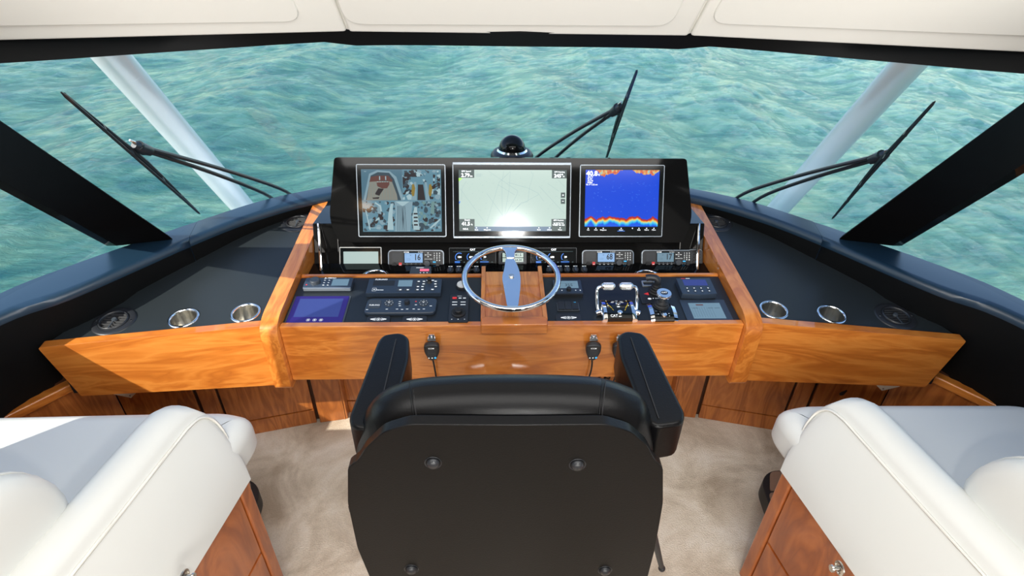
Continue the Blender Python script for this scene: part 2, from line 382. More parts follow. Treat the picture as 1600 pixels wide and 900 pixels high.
# ================================================================ STRUCTURE
# sea: an ocean mesh that rolls to the horizon
bpy.ops.mesh.primitive_plane_add(); oc=bpy.context.object; md=oc.modifiers.new('o','OCEAN')
SEA=-5.2
md.geometry_mode='GENERATE'; md.resolution=20; md.viewport_resolution=20; md.spatial_size=60; md.repeat_x=2; md.repeat_y=2
md.wave_scale=.9; md.choppiness=1.0; md.wind_velocity=7.5; md.wave_scale_min=.02; md.wave_alignment=.25; md.wave_direction=R(200); md.damping=.3; md.random_seed=4; md.time=2.0
dg=bpy.context.evaluated_depsgraph_get(); me=bpy.data.meshes.new_from_object(oc.evaluated_get(dg))
bpy.data.objects.remove(oc)
bm=BM(); bm.from_mesh(me); bpy.data.meshes.remove(me)
xs=[v.co.x for v in bm.verts]; ys=[v.co.y for v in bm.verts]
bm.transform(Matrix.Translation((-(min(xs)+max(xs))/2,-(min(ys)+max(ys))/2+38,SEA)))
sea=link('sea',bm,'sea',None,180); tag(sea,'turquoise choppy sea rolling out beyond the windscreen','sea',kind='stuff')
bm=BM(); Z=SEA-.12
for x0,x1,y0,y1 in ((-900,-58,-900,900),(58,900,-900,900),(-58,58,96,900),(-58,58,-900,-20)):
    bm.faces.new([bm.verts.new(p) for p in ((x0,y0,Z),(x1,y0,Z),(x1,y1,Z),(x0,y1,Z))])
struct('sea_far',bm,'sea')
# floor
bm=BM(); box(bm,-1.85,1.85,-1.6,1.95,-.06,0); struct('floor',bm,'carpet')
def sym(p,s): return (p[0]*s,p[1],p[2])
# sill curves (right-hand side, x>0), inner and outer edge
ZS=.87
si=[(0,2.50),(.40,2.45),(.79,2.32),(1.04,2.13),(1.19,1.95),(1.33,1.73),(1.45,1.55),(1.57,1.42),(1.66,1.15),(1.70,.6),(1.70,-1.6)]
so_=[(0,2.62),(.42,2.565),(.80,2.43),(1.045,2.285),(1.22,2.11),(1.40,1.90),(1.54,1.73),(1.66,1.55),(1.745,1.25),(1.78,.7),(1.78,-1.6)]
jn=[(0,2.50),(.40,2.46),(.82,2.335),(1.07,2.155),(1.21,1.98),(1.345,1.80),(1.44,1.65),(1.52,1.50),(1.62,1.30),(1.66,.6),(1.66,-1.6)]
def sl(c,k=5): return [tuple(p)[:2] for p in smoothline([(x,y,0) for x,y in c],k)]
for s,nm in ((-1,'left'),(1,'right')):
    I,O_,J=sl(si),sl(so_),sl(jn); N=len(I)
    bm=BM()
    for half,(a,b_) in enumerate(((0,21),(21,N-1))):
        rings=[]
        for i in range(a,b_+1):
            x,y=I[i]; X,Y=O_[i]; u,v=J[i]
            d=Vector((X-x,Y-y,0)).normalized(); zz=ZS; low=(dz(v)-.02) if v>1.75 else .40; du=0 if v>1.75 else .09
            rings.append([Vector((s*p[0],p[1],p[2])) for p in ((u+d.x*du,v+d.y*du,low),(x,y,zz-.03),(x+d.x*.008,y+d.y*.008,zz-.008),(x+d.x*.03,y+d.y*.03,zz),(X,Y,zz-.004),(X+d.x*.02,Y+d.y*.02,zz-.03),(X+d.x*.02,Y+d.y*.02,low))])
        # the padded cover is stitched in two lengths
        if half==1: rings[0]=[p+Vector((0,-.004,0)) for p in rings[0]]
        k0=len(bm.faces); loft(bm,rings); bm.faces.ensure_lookup_table()
        for j,f in enumerate(bm.faces[k0:]):
            if j%7 in (0,6) and j<7*(len(rings)-1): f.material_index=1
    o=struct('trim_%d'%(1 if s<0 else 2),bm,['sill','wallblack'],smooth=50)
# side walls
for s,nm in ((-1,'left'),(1,'right')):
    bm=BM(); box(bm,min(s*1.80,s*1.86),max(s*1.80,s*1.86),-1.6,1.40,0,ZS-.2); struct('wall_'+nm,bm,'wallblack')
# cowl outside, under the glass
for s in (-1,1):
    O_=sl(so_); bm=BM(); rings=[]
    for x,y in O_:
        d=Vector((x*.6,y if y>1 else .2,0)).normalized()
        rings.append([Vector((s*(x+.01),y+.01,ZS-.02)),Vector((s*(x+d.x*.03),y+d.y*.03,ZS-.03)),Vector((s*(x+d.x*.6),y+d.y*.6,-.5)),Vector((s*(x+.01),y+.01,-.5))])
    loft(bm,rings); struct('trim_%d'%(3 if s<0 else 4),bm,'pole')
# windscreen: header curve (glass top) and glass
def sympt(a,za,b_):   # mean of left and right photo points as a right-hand world point
    p,q=atz(*a,za),atz(*b_,za); return Vector(((q.x-p.x)/2,(q.y+p.y)/2,za))
H=[sympt((800,62),1.61,(800,62)),sympt((553,61),1.61,(1060,66)),sympt((300,76),1.615,(1300,84)),sympt((0,93),1.625,(1600,112)),sympt((-150,102),1.63,(1760,127))]
H[0].x=0
Vv=[sympt((800,51),1.645,(800,51)),sympt((527,47),1.645,(1060,50)),sympt((300,53),1.65,(1300,59)),sympt((0,60),1.665,(1600,75)),sympt((-150,63),1.67,(1760,84))]
Vv[0].x=0
def near_line(px,py,a,b):      # point on the sight line nearest to the line a-b
    d=ray(px,py); e=(b-a).normalized(); w_=CAM-a; bb=d.dot(e); den=1-bb*bb
    return CAM+d*((bb*e.dot(w_)-d.dot(w_))/den)
PIL={}
mx_=lambda p:Vector((-p.x,p.y,p.z))
def edL(a,b2,k=1.5): return atz(*a,ZS-.01),atz(b2[0]+(b2[0]-a[0])*(k-1),b2[1]+(b2[1]-a[1])*(k-1),1.63)
fl0,fl2=edL((272,375),(0,190)); al0,al2=edL((182,384),(0,281),1.9)
PIL[-1]=(fl0,fl2,al0,al2)
r_=[]
for (p0,p1),(L0,L2) in ((((1309,375),(1600,162)),(fl0,fl2)),(((1395,384),(1600,256)),(al0,al2))):
    q0=atz(*p0,ZS-.01); q1=near_line(*p1,mx_(L0),mx_(L2)); q2=q0+(q1-q0)*((1.63-q0.z)/max(q1.z-q0.z,.05)); r_+=[q0,q2]
PIL[1]=tuple(r_)
HS=smoothline(H[:4]+[(PIL[1][1]+mx_(PIL[-1][1]))/2],5); VS=smoothline(Vv,5)
OB=smoothline([Vector((x,y,ZS-.01)) for x,y in so_[:5]]+[(PIL[1][0]+mx_(PIL[-1][0]))/2+Vector((.02,.02,0))],4)   # glass foot from centre to the pillar
def resample(L,n):
    d=[0]
    for a,b_ in zip(L,L[1:]): d.append(d[-1]+(b_-a).length)
    o=[]
    for i in range(n):
        t=d[-1]*i/(n-1); k=max(j for j in range(len(d)) if d[j]<=t+1e-9); k=min(k,len(L)-2)
        f=(t-d[k])/(d[k+1]-d[k]); o.append(L[k].lerp(L[k+1],f))
    return o
g_lo=resample(OB,17); g_hi=resample(HS,17)
mir=lambda L:[Vector((-p.x,p.y,p.z)) for p in L]
lo=mir(g_lo)[::-1][:-1]+g_lo; hi=mir(g_hi)[::-1][:-1]+g_hi
lo[0],lo[-1],hi[0],hi[-1]=PIL[-1][0],PIL[1][0],PIL[-1][1],PIL[1][1]
bm=BM(); a=[bm.verts.new(p) for p in lo]; b_=[bm.verts.new(p) for p in hi]
for i in range(len(a)-1): bm.faces.new((a[i],a[i+1],b_[i+1],b_[i]))
bmesh.ops.recalc_face_normals(bm,faces=bm.faces[:])
BV=BVHTree.FromBMesh(bm)
struct('window_1',bm,'glass',smooth=180)
def ong(px,py,off=.03):
    d=ray(px,py); p,nn,_,_=BV.ray_cast(CAM,d,20)
    if p is None: p=CAM+d*2.4; nn=d
    if nn.dot(d)<0: nn=-nn
    return p+nn*off
# black header band between glass and headliner
bm=BM(); rings=[]
hh=mir(HS)[::-1][:-1]+HS; vv=mir(VS)[::-1][:-1]+VS
for h,v in zip(hh,vv):
    out=Vector((h.x*.5,1,0)).normalized()
    rings.append([h+Vector((0,0,-.018 if abs(h.x)<.5 else -.006)),v,v+out*.10+Vector((0,0,.06)),h+out*.06+Vector((0,0,.03)),h+out*.03])
loft(bm,rings); struct('trim_5',bm,'wallblack')
# A pillars
for s in (-1,1):
    f0,f2,a0,a2=PIL[s]; f1,a1=f0.lerp(f2,.5),a0.lerp(a2,.5)
    PF=(f0,f1,f2,a0,a1,a2)
    bm=BM(); th=Vector((s*.05,.04,0))
    rings=[[f,a_,a_+Vector((s*.035,.0,.0)),f+Vector((s*.03,.03,.0))] for f,a_ in [(f0.lerp(f2,u/8),a0.lerp(a2,u/8)) for u in range(10)]]
    loft(bm,rings); struct('trim_%d'%(6 if s<0 else 7),bm,'pillar')
    # side glass, triangular: sill, pillar, raked aft edge
    w0=Vector((s*1.70,.80,ZS-.01)); w1=Vector((s*1.55,.90,1.20)); w2=Vector((s*1.42,1.0,1.44))
    bm=BM(); outl=[a0,a1,a2,w2,w1,w0,Vector((s*1.72,1.25,ZS-.01)),Vector((s*1.62,1.58,ZS-.01))]
    vs=[bm.verts.new(p) for p in outl]; c=bm.verts.new(sum(outl,Vector())/len(outl))
    for i in range(len(vs)): bm.faces.new((vs[i],vs[(i+1)%len(vs)],c))
    struct('window_%d'%(2 if s<0 else 3),bm,'glass',smooth=0)
    # hardtop side aft of the side glass
    bm=BM(); pol=[w0,w1,w2,a0.lerp(a2,1.0)+Vector((s*.03,0,0)),a0.lerp(a2,1.12)+Vector((s*.03,0,0)),Vector((s*1.45,.9,2.12)),Vector((s*1.70,-1.6,2.12)),Vector((s*1.78,-1.6,ZS-.02))]
    vs=[bm.verts.new(p) for p in pol]; bm.faces.new(vs); bmesh.ops.triangulate(bm,faces=bm.faces[:])
    bmesh.ops.solidify(bm,geom=bm.faces[:],thickness=.03); struct('wall_'+('port' if s<0 else 'starboard'),bm,'roof')
# headliner front: three upholstered panels
up=Vector((0,-1.0,1))
cl=bpy.data.objects.new('ceiling',None); C.objects.link(cl); cl['kind']='structure'
tops=[]
def vpan(p,q,inset):
    """panel between bottom points p,q rising along up"""
    bm=BM(); h=.46
    n=(q-p).cross(up).normalized()
    if n.y>0: n=-n
    upl=up-Vector((0,0,0)); 
    e=(q-p).normalized()
    ring=[p+e*.003,q-e*.003,q-e*.003+upl*h,p+e*.003+upl*h]
    A=[bm.verts.new(x+n*.012) for x in ring]; B=[bm.verts.new(x-n*.03) for x in ring]
    fs=[bm.faces.new(A),bm.faces.new(B)]+[bm.faces.new((A[i],A[(i+1)%4],B[(i+1)%4],B[i])) for i in range(4)]
    bmesh.ops.recalc_face_normals(bm,faces=fs); bev(bm,bm.edges[:],.010,3)
    o=link('panel',bm,'head',cl)
    # raised stitched field
    bm=BM(); pts=[]
    for a in inset:
        w_=atp(a[0],a[1],p+n*.012,n); pts.append(w_)
    pts+= [pts[-1]+up*.34, pts[0]+up*.34]
    ez=(up-up.dot(e)*e).normalized(); loc=[((x-p).dot(e),(x-p).dot(ez)) for x in pts]
    loc=roundpoly(loc,[.05]*len(loc),6)
    prism(bm,loc,z0=.006,z1=.0185,b=.005,seg=3,fn=lambda x,y,z:p+e*x+ez*y+n*z)
    link('stitched_field',bm,'head',o)

vl=Vector((-Vv[1].x,Vv[1].y,Vv[1].z)); vr=Vv[1].copy(); vL=Vector((-Vv[4].x,Vv[4].y,Vv[4].z)); vR=Vv[4].copy()
vpan(vl,vr,[(541,36),(1049,39)])
vpan(vL+(vL-vl)*.3,vl,[(-200,41),(474,32)])
vpan(vr,vR+(vR-vr)*.3,[(1107,35),(1760,60)])
for p_ in (vl,vr):
    bm=BM(); tube(bm,[p_+Vector((0,.012,.01)),p_+Vector((0,.012,0))+up*.45],.018,6); link('seam_backing',bm,'head',cl)
# closing strip behind the curved band, roof and aft coaming
bm=BM(); box(bm,-1.75,1.75,-1.6,1.55,2.10,2.16)
link('roof_panel',bm,'roof',cl)
bm=BM(); box(bm,-1.5,1.5,1.35,1.80,1.95,2.12); link('roof_edge',bm,'head',cl)
bm=BM(); box(bm,-1.75,1.75,-1.66,-1.6,0,2.12); struct('wall_aft',bm,'wallblack')
# lower wooden wall under the dash: pieces with open joints
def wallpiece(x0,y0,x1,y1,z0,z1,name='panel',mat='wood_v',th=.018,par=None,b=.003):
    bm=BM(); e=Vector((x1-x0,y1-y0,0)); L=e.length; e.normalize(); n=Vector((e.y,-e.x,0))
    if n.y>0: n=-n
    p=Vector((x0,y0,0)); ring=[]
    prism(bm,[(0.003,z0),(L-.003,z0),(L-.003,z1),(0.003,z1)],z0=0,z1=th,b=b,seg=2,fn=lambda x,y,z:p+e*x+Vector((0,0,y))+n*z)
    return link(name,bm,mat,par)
bm=BM()
wl=[(-1.72,1.33),(-1.50,1.61),(-1.2,1.735),(-.87,1.82),(-.74,1.84),(-.74,1.88),(.74,1.88),(.74,1.84),(.87,1.82),(1.2,1.735),(1.50,1.61),(1.72,1.33)]
for a,b2 in zip(wl,wl[1:]):
    bm.faces.new([bm.verts.new(q) for q in ((a[0],a[1]+.004,0),(b2[0],b2[1]+.004,0),(b2[0],b2[1]+.004,.66),(a[0],a[1]+.004,.66))])
wf=struct('wall_front',bm,'wood_g',smooth=0)
for s in (-1,1):
    W=lambda a,b2,z0,z1,**k: wallpiece(s*a[0],a[1],s*b2[0],b2[1],z0,z1,par=wf,**k)
    W((.74,1.842),(.855,1.822),0,.62,th=.022)
    W((.865,1.82),(1.20,1.735),.085,.62); W((.865,1.82),(1.20,1.735),0,.080)
    W((1.205,1.733),(1.27,1.706),0,.62)
    W((1.275,1.704),(1.50,1.61),0,.62)
    W((1.505,1.607),(1.72,1.33),0,.50)
    W((.40,1.88),(.735,1.88),.075,.62); W((.40,1.88),(.735,1.88),0,.070)
W=lambda a,b2,z0,z1,**k: wallpiece(a[0],a[1],b2[0],b2[1],z0,z1,par=wf,**k)
for s in (-1,1):
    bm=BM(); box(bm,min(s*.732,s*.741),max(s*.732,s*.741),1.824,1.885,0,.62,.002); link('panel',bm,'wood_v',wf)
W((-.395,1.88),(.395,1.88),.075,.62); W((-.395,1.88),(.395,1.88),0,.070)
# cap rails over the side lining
for s in (-1,1):
    bm=BM(); p0=Vector((s*1.505,1.60,.485)); p1=Vector((s*1.70,1.345,.485))
    e=(p1-p0).normalized(); n=Vector((e.y,-e.x,0)); n=n if n.y<0 else -n
    L=.62 if 0 else (p1-p0).length+.5
    prism(bm,[(-.02,0),(L,0),(L,.035),(-.02,.035)],z0=-.06,z1=.028,b=.008,seg=3,fn=lambda x,y,z:p0+e*x+Vector((0,0,y))+n*z)
    struct('trim_%d'%(8 if s<0 else 9),bm,'wood')
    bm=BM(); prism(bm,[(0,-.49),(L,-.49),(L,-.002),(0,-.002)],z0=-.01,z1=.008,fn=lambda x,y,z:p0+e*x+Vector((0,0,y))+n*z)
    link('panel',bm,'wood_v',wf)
# ================================================================ DASH WINGS AND CONSOLE
CR=.047
cupw=[(.943,1.632),(1.146,1.607)]; ventw=[(1.372,1.592),(.912,2.204)]
def cupholder(loc,rot,label,r=CR):
    t=thing('cup_holder',label,'cup holder',loc,rot,'steel cup holders let into the dash')
    bm=BM(); lathe(bm,[(r*.86,-.004),(r*.90,.003),(r*.97,.0045),(r*1.06,.003),(r*1.08,.0)],seg=36); P_('rim',bm,'chrome',t,60)
    bm=BM(); lathe(bm,[(r*.86,.0),(r*.84,-.075),(r*.78,-.082),(0,-.083)],seg=36); P_('cup',bm,'steel',t,50)
    return t
def vent(loc,rot,label):
    t=thing('air_vent',label,'vent',loc,rot,'round black air vents let into the dash')
    bm=BM(); lathe(bm,[(.046,.002),(.050,.006),(.066,.005),(.069,0)],seg=36)
    P_('flange',bm,'plastic',t,60)
    bm=BM(); lathe(bm,[(.040,-.012),(.040,.006),(.0435,.010),(.047,.007),(.047,.0)],seg=36); P_('grille_ring',bm,'plastic',t,60)
    bm=BM(); lathe(bm,[(.040,-.0),(.040,-.04),(0,-.041)],seg=24); P_('duct',bm,'rubber',t)
    for k in range(6):
        y=-.030+k*.012; h=math.sqrt(.0405**2-y*y); bm=BM()
        prism(bm,[(y-.0035,-.006),(y+.0005,-.006),(y+.0045,.004),(y+.0025,.004)],z0=-h,z1=h,fn=lambda a,b_,c:(c,a,b_)); P_('slat',bm,'rubber',t)
    bm=BM(); box(bm,-.0015,.0015,-.040,.0,.004,.0065); cyl(bm,.009,.003,.010,(0,.004),14,.007); P_('control_knob',bm,'plastic2',t)
    for a in (0,180):
        bm=BM(); cyl(bm,.0028,.004,.0068,(.058*math.cos(R(a)),.058*math.sin(R(a))),8); P_('screw',bm,'chrome',t)
    return t
for s,nm in ((-1,'left'),(1,'right')):
    J=[p for p in sl(jn) if p[1]>1.50]
    base=thing('side_dash','%s wing of the dash, satin black top with a varnished wood front board'%nm,'dashboard',(s*1.2,1.6,.47))
    out=[(s*.858,1.575)]+[(s*(x+.012),y+.01) for x,y in J if x>=.80][::1]
    J2=[(x,y) for x,y in J if x>.845]; out=[(s*.858,1.575),(s*.858,2.33)]+[(s*(x+.01),y+.005) for x,y in J2]+[(s*1.535,1.487)]
    holes=[circ((s*x,y),CR*.95) for x,y in cupw]+[circ((s*x,y),.045) for x,y in ventw]
    bm=holed(out,holes,lambda x,y:(x,y,dz(y)))
    link('dash_top',bm,'dash',base,20)
    bm=BM(); prism(bm,out,z0=-.22,z1=-.10,fn=lambda x,y,z:(x,y,dz(y)+z)); link('dash_body',bm,'plastic',base)
    # front board with slanted outer end
    p=Vector((s*.862,1.572,0)); e=(Vector((s*1.548,1.482,0))-p); L=e.length; e.normalize(); n=Vector((e.y,-e.x,0)); n=n if n.y<0 else -n
    bm=BM(); prism(bm,roundpoly([(0,.462),(L*.93,.497),(L,.718),(0,.731)],[.002,.006,.012,.002],3),z0=-.012,z1=.022,b=.006,seg=3,fn=lambda x,y,z:p+e*x+Vector((0,0,y))+n*z)
    link('front_board',bm,'wood',base)
names=[('steel cup holder in the left dash wing, nearer the console rail','steel cup holder in the left dash wing, beside the round vent'),('steel cup holder in the right dash wing, nearer the console rail','steel cup holder in the right dash wing, nearer the side vent')]
vn=[('round black vent at the outer end of the left dash wing','round vent in the far inner corner of the left dash wing by the screens'),('dark round vent at the outer end of the right dash wing','round vent in the far inner corner of the right dash wing by the screens')]
for k,s in enumerate((-1,1)):
    for i,(x,y) in enumerate(cupw): cupholder((s*x,y,dz(y)),PAN.rot,names[k][i])
    for i,(x,y) in enumerate(ventw): vent((s*x,y,dz(y)),PAN.rot,vn[k][i])
# console
con=thing('helm_console','central helm console in varnished wood with black instrument panels','console',(0,1.6,.47))
bm=BM(); prism(bm,roundpoly([(-.802,.487),(.802,.487),(.802,.729),(-.802,.729)],.004,2),z0=1.548,z1=1.574,b=.006,seg=3,fn=lambda x,y,z:(x,z,y)); link('front_board',bm,'wood',con)
for x0,x1 in ((-.800,-.118),(.112,.800)):
    bm=BM(); prism(bm,roundpoly([(x0,1.575),(x1,1.575),(x1,1.828),(x0,1.828)],.006,2),z0=-.012,z1=.0,b=.002,fn=lambda x,y,z:(x,y,dz(y)+z)); link('instrument_panel',bm,'panel',con)
bm=BM(); box(bm,-.80,.80,1.573,1.829,.50,.70); link('console_body',bm,'plastic',con)
for x0,x1 in ((-.80,-.112),(.106,.80)):
    bm=BM(); prism(bm,[(x0,1.828),(x1,1.828),(x1,1.842),(x0,1.842)],z0=-.03,z1=.007,b=.003,fn=lambda x,y,z:(x,y,dz(y)+z)); link('back_lip',bm,'wood',con)
for s in (-1,1):
    # side rail with the post that runs down the front
    prof=[(2.345,dz(2.345)+.038),(1.575,dz(1.575)+.038),(1.528,dz(1.528)+.018),(1.522,.70),(1.522,.475),(1.535,.462),(1.575,.462),(1.60,.66),(2.345,.66)]
    prof=roundpoly(prof,[.004,.03,.03,.01,.012,.012,.004,.01,.004],3)
    bm=BM(); prism(bm,prof,z0=s*.802,z1=s*.860,b=.007,seg=3,fn=lambda y,z,x:(x,y,z)); link('side_rail',bm,'wood_y',con)
# wooden pod under the wheel
bm=BM(); prism(bm,[(-.105,1.57),(.100,1.57),(.100,1.85),(-.105,1.85)],z0=-.02,z1=.010,b=.003,fn=lambda x,y,z:(x,y,dz(y)+z)); link('wheel_pod_lid',bm,'wood_y',con)
for x in (-.111,.106):
    bm=BM(); prism(bm,[(x-.008,1.57),(x+.008,1.57),(x+.008,1.868),(x-.008,1.868)],z0=-.03,z1=.022,b=.003,fn=lambda x,y,z:(x,y,dz(y)+z)); link('pod_ridge',bm,'wood_y',con)
bm=BM(); prism(bm,[(-.118,1.538),(.112,1.538),(.112,1.582),(-.118,1.582)],z0=-.02,z1=.022,b=.005,seg=3,fn=lambda x,y,z:(x,y,dz(y)+z)); link('pod_front_lip',bm,'wood',con)
# recess tray behind the panels
TR=.715
cupt=[]
for a in ((586,433),(1012,433)): q=atz(*a,TR); cupt.append((q.x,q.y))
bm=holed([(-.802,1.842),(.802,1.842),(.802,1.99),(-.802,1.99)],[circ(c,CR*.95) for c in cupt],lambda x,y:(x,y,TR)); link('recess_tray',bm,'gloss',con,20)
bm=BM(); box(bm,-.8,.8,1.84,2.0,.52,.58); link('tray_body',bm,'plastic',con)
cupholder((cupt[0][0],cupt[0][1],TR),(0,0,0),'steel cup holder sunk in the console recess under the blank pale display',.052)
cupholder((cupt[1][0],cupt[1][1],TR),(0,0,0),'steel cup holder sunk in the console recess behind the lever joystick',.052)
# sloping face that carries radios
bm=BM(); prism(bm,[(-.80,-.02),(.80,-.02),(.80,.19),(-.80,.19)],z0=-.02,z1=0,fn=lambda x,y,z:INS.at(x,y,z)); link('radio_fascia',bm,'gloss',con)
# side cheeks beside the screens
for s in (-1,1):
    bm=BM(); prism(bm,[(1.99,.68),(2.36,.68),(2.34,.84),(2.06,.86)],z0=s*.70,z1=s*.80,b=.004,fn=lambda y,z,x:(x,y,z)); link('cheek',bm,'gloss',con)
    bm=BM(); tube(bm,[(s*.775,2.06,.86),(s*.765,1.99,.78),(s*.76,1.94,.71),(s*.765,1.93,.69)],.006,8); link('chrome_stay',bm,'chrome',con)
# dash deck behind the screen pod
bm=BM(); J=[p for p in sl(jn) if p[0]<=.87]; out=[(x,y+.006) for x,y in J]; out=[(-x,y) for x,y in out[::-1]]+out[1:]+[(.80,2.12),(-.80,2.12)]
prism(bm,out,z0=-.02,z1=-.004,fn=lambda x,y,z:(x,y,dz(y)+z)); link('rear_deck',bm,'dash',con)
# ---------------------------------------------------------------- screen pod
pod=POD.thing('screen_pod','gloss black housing that carries the three big helm screens','console',0,0)
pts=[POD.uv(*a) for a in ((522,246),(1073,248),(1081,335),(1078,352),(1067,379),(530,379),(518,352),(515,335))]
A=[POD.at(u,v,0) for u,v in roundpoly(pts,[.012,.012,.02,.01,.012,.012,.01,.02],3)]
Bk=[Vector((p.x*.985,2.40+.02*(p.z-.8),min(.80+(p.z-.82)*.55,.985))) for p in A]
A2=[p+Vector((0,-.906,.4226))*.0 for p in A]
bm=BM(); loft(bm,[[p for p in A],[p+Vector((0,.3,-.06))*.06 for p in A],Bk]); link('housing',bm,'gloss',pod,30)
def bezelframe(par,w_,h,b,t,mat,r=.006,z=0):
    bm=BM(); o_=rrect(-w_/2,w_/2,-h/2,h/2,r); i_=rrect(-w_/2+b,w_/2-b,-h/2+b,h/2-b,max(r-b,.001))
    n=len(o_); L=[[bm.verts.new((x,y,zz)) for x,y in q] for q,zz in ((o_,z),(o_,z+t),(i_,z+t),(i_,z))]
    for a,c in zip(L,L[1:]):
        for k in range(n): bm.faces.new((a[k],a[(k+1)%n],c[(k+1)%n],c[k]))
    bmesh.ops.recalc_face_normals(bm,faces=bm.faces[:]); return P_('bezel',bm,mat,par,30)
def plate(par,name,cx,cy,w_,h,z0,z1,mat,r=.004,b=.0015):
    bm=BM(); prism(bm,rrect(cx-w_/2,cx+w_/2,cy-h/2,cy+h/2,r,3),z0=z0,z1=z1,b=b); return P_(name,bm,mat,par,40)
# left monitor with four camera views
cx,cy,w_,h=POD.rect((561,370),(696,257))
t=POD.thing('monitor','left helm monitor showing four onboard camera views','monitor',cx,cy,.0)
plate(t,'glass_front',0,0,w_-.004,h-.004,-.002,.006,'scrk'); bezelframe(t,w_,h,.003,.008,'bezel')
a=POD.rect((568,362),(689,265)); sx,sy=a[2],a[3]; ox,oy=a[0]-cx,a[1]-cy
mats=['q%d'%i for i in range(10)]
bm=BM(); X=lambda u:ox-sx/2+u*sx; Y=lambda v:oy-sy/2+v*sy
lay=[.0066]
def pg(pts,mi,z=None):
    lay[0]+=.000012; flat(bm,[(X(u),Y(v)) for u,v in pts],lay[0],mi)
pg([(0,0),(1,0),(1,1),(0,1)],5)
pg([(0,.5),(.52,.5),(.52,1),(0,1)],0)
# aft cockpit seen from above
pg([(.02,.51),(.10,.93),(.2,.985),(.36,.97),(.44,.88),(.52,.55),(.52,.51)],1)
pg([(.05,.51),(.12,.90),(.21,.955),(.35,.945),(.41,.85),(.49,.52),(.49,.51)],8)
pg([(.06,.51),(.10,.80),(.19,.81),(.34,.81),(.385,.80),(.44,.60),(.45,.51)],3)
pg([(.10,.80),(.12,.88),(.2,.90),(.34,.90),(.39,.83),(.385,.80),(.3,.82)],4)
for k in range(9):
    u=.10+k*.035; pg([(u,.515),(u+.002,.515),(u+.002,.78),(u,.78)],2 if 0 else 9)
pg([(.19,.79),(.20,.73),(.26,.695),(.32,.70),(.35,.76),(.35,.80)],4)
pg([(.17,.62),(.21,.70),(.28,.69),(.24,.62),(.22,.58),(.17,.60)],2)
pg([(.13,.55),(.22,.56),(.21,.53),(.14,.53)],2)
for u in (.225,.30): pg([(u,.83),(u+.012,.83),(u+.012,.89),(u,.89)],7)
for k in range(5): pg([(.20+k*.03,.797),(.212+k*.03,.797),(.212+k*.03,.806),(.20+k*.03,.806)],7)
random.seed(3)
def clutter(u0,u1,v0,v1,n,cols,smin=.015,smax=.05):
    for _ in range(n):
        u=random.uniform(u0,u1); v=random.uniform(v0,v1); r=random.uniform(smin,smax); k=random.randint(4,7); a0=random.random()*6
        p=[(min(max(u+r*random.uniform(.5,1)*math.cos(a0+2*PI*i/k),u0),u1),min(max(v+r*1.2*random.uniform(.5,1)*math.sin(a0+2*PI*i/k),v0),v1)) for i in range(k)]
        if len({(round(x,5),round(y,5)) for x,y in p})==k: pg(p,random.choice(cols))
clutter(.51,.995,.515,.995,60,(2,8,2,5,1,7))
clutter(.52,.62,.60,.95,26,(2,2,8,1)); clutter(.90,.99,.60,.95,24,(2,2,8,7)); clutter(.54,.70,.88,.98,14,(2,2,8))
clutter(.005,.42,.01,.49,80,(2,8,5,8,1,2)); clutter(.62,.995,.01,.49,80,(2,8,5,8,1,9))
# engine room up the middle
pg([(.665,.51),(.685,.72),(.70,.88),(.76,.88),(.80,.72),(.82,.51)],5)
pg([(.70,.51),(.71,.76),(.775,.76),(.80,.51)],2)
pg([(.62,.51),(.66,.80),(.69,.80),(.69,.51)],1); pg([(.81,.51),(.79,.80),(.82,.80),(.86,.51)],1)
for u in (.625,.84): pg([(u,.62),(u+.01,.76),(u+.035,.77),(u+.05,.70),(u+.035,.58),(u+.012,.57)],6)
pg([(.55,.60),(.59,.62),(.60,.66),(.56,.64)],7)
for k in range(7):
    pg([(.93,.70+k*.035),(.955,.715+k*.035),(.955,.73+k*.035),(.93,.715+k*.035)],5)
# bottom pair
pg([(.40,.005),(.42,.30),(.41,.49),(.64,.49),(.62,.30),(.60,.005)],1)
pg([(.42,.49),(.51,.41),(.60,.49)],7)
for k in range(6):
    u=.44+k*.022; pg([(u,.01),(u+.004,.01),(u+.012-.004*k,.42),(u+.006-.004*k,.42)],8)
pg([(.51,.01),(.52,.2),(.508,.40),(.50,.2)],8)
for a_ in ([(.31,.03),(.33,.30),(.36,.45),(.39,.45),(.38,.25),(.39,.03)],[(.64,.03),(.63,.25),(.66,.40),(.69,.40),(.70,.25),(.72,.03)]): pg(a_,7)
for k in range(4): pg([(.645,.10+k*.06),(.70,.10+k*.06),(.695,.125+k*.06),(.65,.125+k*.06)],2)
for u in (.19,.86): pg([(u,.30),(u+.01,.44),(u+.05,.44),(u+.05,.28)],1 if u<.5 else 9)
pg([(.17,.48),(.24,.42),(.25,.33),(.23,.33),(.22,.41),(.16,.46)],7); pg([(.16,.17),(.22,.20),(.21,.24),(.17,.20)],7)
pg([(.04,.35),(.05,.35),(.10,.03),(.085,.03)],7); pg([(.86,.05),(.93,.12),(.99,.2),(.985,.22),(.92,.15),(.85,.07)],7)
line(bm,[(X(0),Y(.5)),(X(1),Y(.5))],.0012,lay[0]+.0001,1); line(bm,[(X(.515),Y(.5)),(X(.515),Y(1))],.0008,lay[0]+.0001,1)
frect(bm,X(.04),X(.07),Y(.96),Y(.967),lay[0]+.0002,7); frect(bm,X(.06),X(.22),Y(.06),Y(.068),lay[0]+.0002,7)
P_('picture',bm,mats,t,0)
